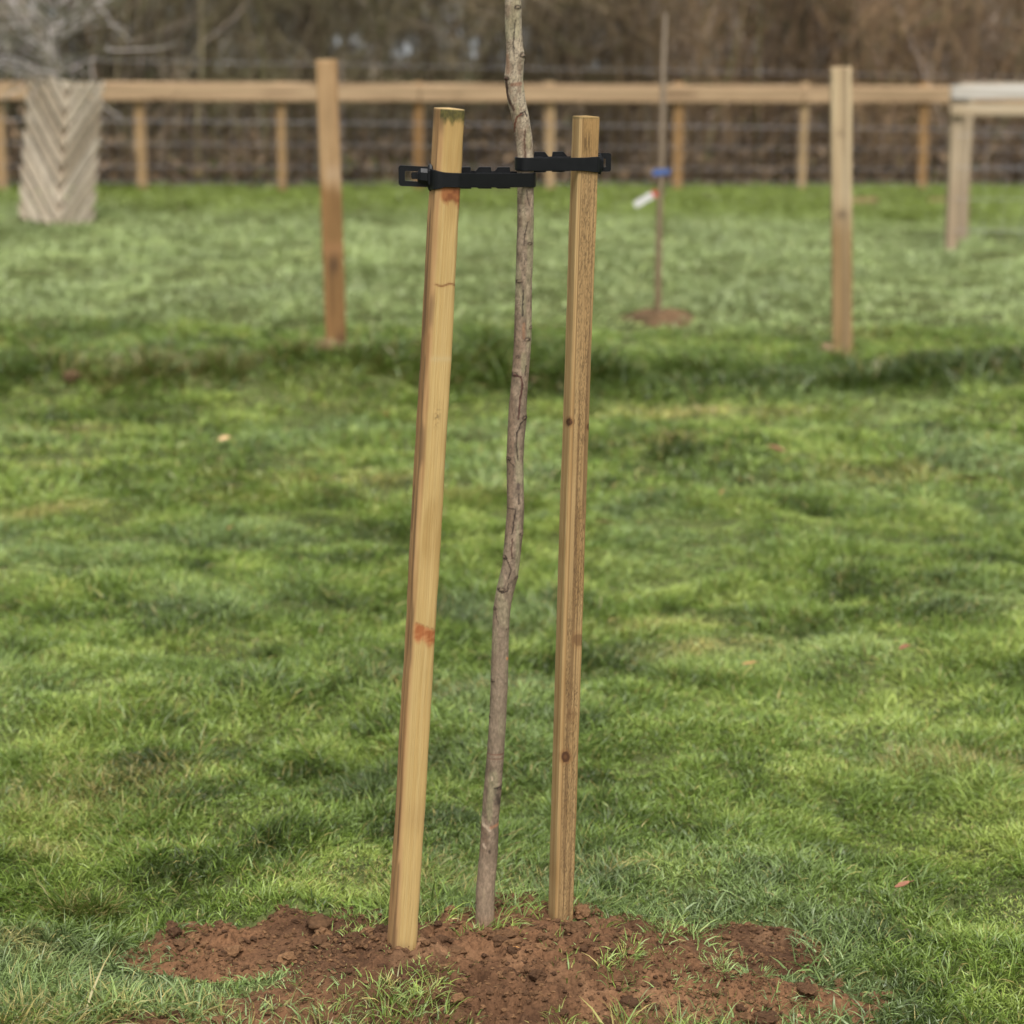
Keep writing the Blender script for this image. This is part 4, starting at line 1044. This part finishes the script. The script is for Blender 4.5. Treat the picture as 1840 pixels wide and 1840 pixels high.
def leaf(px, py, ln, wd, colr, yaw, label, seed, curl=0.5, lift=0.03):
    p = ground_at(px, py); p[2] = float(H(p[0], p[1])) + lift
    n, k = 10, 5; P = np.zeros((n, k, 3))
    for i in range(n):
        t = i / (n - 1); w = wd * math.sin(math.pi * min(1, 0.06 + t * 0.94)) ** 0.8 * (1 + 0.12 * math.sin(t * 17 + seed))
        for j in range(k):
            s = j / (k - 1) * 2 - 1
            P[i, j] = ((t - 0.5) * ln, s * w / 2, curl * abs(s) ** 1.5 * w * 0.5 + 0.25 * ln * (t - 0.4) ** 2)
    mb = MB(); top_ = P; bot = P - np.array([0, 0, 0.0006])
    mb.grid(top_, lin(*colr) * 0.85, closed=False); mb.grid(bot[:, ::-1], lin(*colr) * 0.75, closed=False)
    mb.box((ln * 0.62, 0, 0.02 * ln), (ln * 0.3, 0.0016, 0.0016), None, lin(*colr) * 0.6)
    o = mb.build('fallen_leaf', M_LEAF, None, True); o.location = tuple(p); o.rotation_euler = (0.35 * math.sin(seed), 0.3 * math.cos(seed * 2), yaw)
    return tag(o, label, 'leaf', 'dead leaves in the grass')
leaf(1620, 1630, 0.036, 0.012, (166, 114, 88), 0.5, 'pinkish red dead leaf in the grass to the right of the dug soil', 1, lift=0.045)
leaf(404, 811, 0.05, 0.034, (226, 190, 140), 0.3, 'pale cream dead leaf in the mown grass left of the left stake', 2, lift=0.05)
leaf(1395, 829, 0.085, 0.03, (178, 130, 96), -0.3, 'brown curled dead leaf in the mown grass below the right tall post', 3, 0.8, 0.045)
leaf(1298, 910, 0.03, 0.02, (206, 146, 96), 1.0, 'small orange dead leaf in the grass a little right of the right stake', 4, lift=0.05)
leaf(415, 975, 0.022, 0.016, (206, 140, 96), 0.9, 'tiny orange dead leaf in the grass left of the middle of the left stake', 5, lift=0.05)
leaf(1088, 957, 0.075, 0.02, (150, 116, 84), 0.1, 'flat dull brown dead leaf just right of the right stake', 6, lift=0.035)
leaf(1345, 1222, 0.05, 0.012, (190, 150, 96), 0.6, 'narrow tan dead leaf in the grass right of the right stake', 7, lift=0.045)
leaf(1625, 1193, 0.032, 0.016, (160, 108, 80), 0.1, 'reddish curled dead leaf low at the right side of the lawn', 8, 0.8, 0.045)
leaf(695, 765, 0.04, 0.02, (170, 104, 80), 0.8, 'small reddish dead leaf between the left stake and the tall brown post', 9, lift=0.05)
leaf(1745, 876, 0.10, 0.04, (150, 124, 92), 0.1, 'large dull brown dead leaf at the far right of the mown grass', 10, lift=0.03)
for q, y_, ln, lab, yw in ((1549, 366, 0.30, 'short tan timber offcut lying in the grass behind the right tall post', 0.03), (1690, 366, 0.26, 'short pale timber offcut lying in the grass near the timber guard', -0.04)):
    p = ground_at(q, y_); zz = float(H(p[0], p[1])) + 0.03
    o = timber('timber_offcut', (p[0] - ln / 2, p[1], zz), (p[0] + ln / 2, p[1] + yw, zz + 0.01), 0.09, 0.045, math.radians(90), paint_pale(9, (180, 152, 110), (150, 122, 84)), 0.03, 0.004, 90, 0.001)
    tag(o, lab, 'offcut', 'timber offcuts in the grass')

# ------------------------------------------------------------------ bare hedge behind the fence
rs = np.random.RandomState(5)
A, B, ra, rb, cc = [], [], [], [], []
HX = 15.0
def hedge_y0(x): return 22.6 + 0.341 * (x + 5.2) + 0.25
def seg_chain(p, d, ln, r, ns, wob, bend):
    "p,d: arrays; returns end points, appends segments"
    pts = [p]
    for i in range(ns):
        d = d + wob * rs.randn(*d.shape); d[:, 2] += bend; d /= np.linalg.norm(d, axis=1, keepdims=True)
        q = pts[-1] + d * (ln / ns)[:, None]
        A.append(pts[-1]); B.append(q); ra.append(r * (1 - 0.7 * i / ns)); rb.append(r * (1 - 0.7 * (i + 1) / ns)); pts.append(q)
    return pts, d
def hedge_colour(p, n, lo=0.0):
    t = sstep(-2, 4, p[:, 0]); olive, warm = lin(124, 114, 90), lin(136, 112, 86)
    c = mix(olive, warm, t)
    c = mix(c, lin(84, 70, 58), (rs.rand(n) < 0.35) * 0.8); c = mix(c, lin(182, 166, 154), (rs.rand(n) < 0.07) * 0.7)
    c = mix(c, lin(106, 104, 70), (rs.rand(n) < 0.12) * 0.8)
    return c * (1.22 + 0.8 * n2(p[:, 0] * 0.9, p[:, 2] * 1.0, 900))[:, None]
n = 2300
x = rs.uniform(-HX, HX, n); y = hedge_y0(x) + 0.6 + 5.2 * rs.rand(n) ** 1.3
p = np.stack([x, y, H(x, y)], -1); d = np.stack([0.25 * rs.randn(n), 0.2 * rs.randn(n), np.ones(n)], -1); d /= np.linalg.norm(d, axis=1, keepdims=True)
pts, dd = seg_chain(p, d, rs.uniform(1.9, 4.6, n), 0.010 + 0.022 * rs.rand(n) ** 3, 4, 0.12, 0.0)
c0 = hedge_colour(p, n)
for _ in range(4): cc.append(c0)
for rep in range(19):
    j = rs.randint(0, 4); base = pts[j] + (pts[j + 1] - pts[j]) * rs.rand(n)[:, None]
    a = rs.rand(n) * 6.283; d = np.stack([np.cos(a), np.sin(a), 0.2 + 0.9 * rs.rand(n)], -1); d /= np.linalg.norm(d, axis=1, keepdims=True)
    ln = rs.uniform(0.35, 1.0, n); q, d2 = seg_chain(base, d, ln, 0.0055 + 0.003 * rs.rand(n), 2, 0.25, 0.05)
    c1 = hedge_colour(base, n); cc.append(c1); cc.append(c1)
    for s_ in range(2):
        b_ = q[1] + (q[2] - q[1]) * rs.rand(n)[:, None]; d3 = d2 + 0.7 * rs.randn(n, 3); d3 /= np.linalg.norm(d3, axis=1, keepdims=True)
        seg_chain(b_, d3, rs.uniform(0.2, 0.5, n), np.full(n, 0.0042), 1, 0.1, 0.0); cc.append(c1 * 1.05)
A, B, ra, rb, cc = (np.concatenate(q) for q in (A, B, ra, rb, cc))
# a few ragged openings where the country beyond shows through
keep = np.ones(len(A), bool); M_ = (A + B) / 2
for q, y_, r in ((607, 74, .07), (634, 70, .06), (650, 80, .05), (716, 96, .05), (731, 88, .09), (742, 70, .05), (852, 78, .08), (850, 98, .06), (775, 60, .04), (95, 20, .07), (60, 10, .05), (905, 100, .05)):
    for P_ in [A + (B - A) * t_ for t_ in (0, .2, .4, .6, .8, 1)]:
        e = at(q, y_, 1.0); ax = np.stack([e[0] * P_[:, 1], P_[:, 1], HC + (e[2] - HC) * P_[:, 1]], -1)
        keep &= np.linalg.norm(P_ - ax, axis=1) > r * 0.68
A, B, ra, rb, cc = A[keep], B[keep], ra[keep], rb[keep], cc[keep]
v, l, ct = sticks(A, B, ra, rb)
o = mesh_obj('hedge', v, l, ct, M_TWIG, np.repeat(cc, 6, 0))
tag(o, 'tall tangled bare brown hedge running behind the rail fence', 'hedge', kind='stuff')
# brambles, dead stems and litter low in the hedge
A, B, ra, rb, cc = [], [], [], [], []
n = 9000; x = rs.uniform(-HX, HX, n); y = hedge_y0(x) + 0.25 + 4.5 * rs.rand(n) ** 1.2
p = np.stack([x, y, H(x, y)], -1); a = rs.rand(n) * 6.283; d = np.stack([0.9 * np.cos(a), 0.6 * np.sin(a), 0.9 * np.ones(n)], -1); d /= np.linalg.norm(d, axis=1, keepdims=True)
seg_chain(p, d, rs.uniform(0.5, 1.7, n), 0.006 + 0.006 * rs.rand(n), 4, 0.15, -0.16)
c0 = 1.5 * mix(mix(lin(108, 94, 78), lin(70, 58, 48), rs.rand(n)), lin(164, 140, 114), (rs.rand(n) < 0.18) * 0.8)
for _ in range(4): cc.append(c0)
v, l, ct = sticks(np.concatenate(A), np.concatenate(B), np.concatenate(ra), np.concatenate(rb)); C1 = np.repeat(np.concatenate(cc), 6, 0)
# leaf litter and dead leaves caught in the stems: small curled quads
n = 42000; x = rs.uniform(-HX, HX, n); y = hedge_y0(x) + 0.2 + 5.0 * rs.rand(n); z = H(x, y) + 1.15 * rs.rand(n) ** 1.7 * (0.55 + 0.45 * n2(x * 0.8, y, 910))
s = 0.018 + 0.03 * rs.rand(n); e1 = rs.randn(n, 3); e1 /= np.linalg.norm(e1, axis=1, keepdims=True); e2 = np.cross(e1, rs.randn(n, 3)); e2 /= np.linalg.norm(e2, axis=1, keepdims=True)
c_ = np.stack([x, y, z], -1); P = np.stack([c_ - e1 * s[:, None] * 1.5, c_ + e2 * s[:, None] * 0.8, c_ + e1 * s[:, None] * 1.5, c_ - e2 * s[:, None] * 0.8], 1)
kk = sstep(0.2, 0.6, n2(x * 0.7, z * 1.6, 915)); C2 = 1.5 * mix(mix(lin(92, 77, 62), lin(132, 112, 88), rs.rand(n)), lin(172, 144, 114), (rs.rand(n) < 0.15) * 0.8)
C2 = mix(C2, 1.3 * lin(100, 108, 56), (rs.rand(n) < 0.04 + 0.45 * kk) * 0.85)
nv = len(v); V2 = np.concatenate([v, P.reshape(-1, 3)]); L2 = np.concatenate([l, nv + np.arange(4 * n)]); T2 = np.concatenate([ct, np.full(n, 4)])
o = mesh_obj('undergrowth', V2, L2, T2, M_TWIG, np.concatenate([C1, np.repeat(C2, 4, 0)]))
tag(o, 'low tangle of bramble stems and dead leaves at the foot of the hedge', 'undergrowth', kind='stuff')

# ------------------------------------------------------------------ camera, light, world
cam = bpy.data.cameras.new('camera'); co = bpy.data.objects.new('camera', cam); COL.objects.link(co)
cam.sensor_width = 36; cam.sensor_fit = 'HORIZONTAL'; cam.lens = F / 1840.0 * 36
co.location = (0, 0, HC); co.rotation_euler = (math.pi / 2 - PITCH, 0, 0)
cam.clip_start = 0.05; cam.clip_end = 2000
cam.dof.use_dof = True; cam.dof.focus_distance = (YT - 0.01) * CP + 0.85 * SP; cam.dof.aperture_fstop = cam.lens / 22.5; cam.dof.aperture_blades = 8
sc.camera = co
SUN_EL, SUN_AZ = math.radians(58), math.radians(172)      # azimuth measured from +Y towards +X: behind and right of the camera
su = bpy.data.lights.new('sun', 'SUN'); su.energy = 1.5; su.angle = math.radians(18); su.color = (1.0, 0.96, 0.90)
so = bpy.data.objects.new('sun', su); COL.objects.link(so)
dv = Vector((math.sin(SUN_AZ) * math.cos(SUN_EL), math.cos(SUN_AZ) * math.cos(SUN_EL), math.sin(SUN_EL)))
so.rotation_euler = (-dv).to_track_quat('-Z', 'Y').to_euler(); so.location = (0, 0, 20)
w = bpy.data.worlds.new('World'); sc.world = w; w.use_nodes = True; nt = w.node_tree
bg = nt.nodes['Background']; sky = nt.nodes.new('ShaderNodeTexSky'); sky.sky_type = 'NISHITA'; sky.sun_disc = False
sky.sun_elevation = SUN_EL; sky.sun_rotation = SUN_AZ; sky.dust_density = 6; sky.air_density = 1.5; sky.ozone_density = 1
hs_ = nt.nodes.new('ShaderNodeHueSaturation'); hs_.inputs['Saturation'].default_value = 0.22      # thin overcast whitens the sky
tcw = nt.nodes.new('ShaderNodeTexCoord'); ab = nt.nodes.new('ShaderNodeVectorMath'); ab.operation = 'MULTIPLY_ADD'
sx_ = nt.nodes.new('ShaderNodeSeparateXYZ'); mz = nt.nodes.new('ShaderNodeMath'); mz.operation = 'MAXIMUM'; mz.inputs[1].default_value = 0.1; cx_ = nt.nodes.new('ShaderNodeCombineXYZ')
nt.nodes.remove(ab)
nt.links.new(tcw.outputs['Generated'], sx_.inputs[0]); nt.links.new(sx_.outputs[2], mz.inputs[0])      # the far valley keeps the colour of the horizon
nt.links.new(sx_.outputs[0], cx_.inputs[0]); nt.links.new(sx_.outputs[1], cx_.inputs[1]); nt.links.new(mz.outputs[0], cx_.inputs[2]); nt.links.new(cx_.outputs[0], sky.inputs['Vector'])
nt.links.new(sky.outputs[0], hs_.inputs['Color']); nt.links.new(hs_.outputs[0], bg.inputs['Color']); bg.inputs['Strength'].default_value = 0.105
sc.view_settings.view_transform = 'Standard'; sc.view_settings.look = 'None'; sc.view_settings.gamma = 1; sc.view_settings.exposure = 0.88
sc.view_settings.use_curve_mapping = False
cy = sc.cycles; cy.use_denoising = True; cy.denoising_prefilter = 'ACCURATE'; cy.max_bounces = 6; cy.diffuse_bounces = 3; cy.glossy_bounces = 2; cy.transmission_bounces = 3; cy.transparent_max_bounces = 4
try: cy.denoiser = 'OPENIMAGEDENOISE'
except Exception: pass
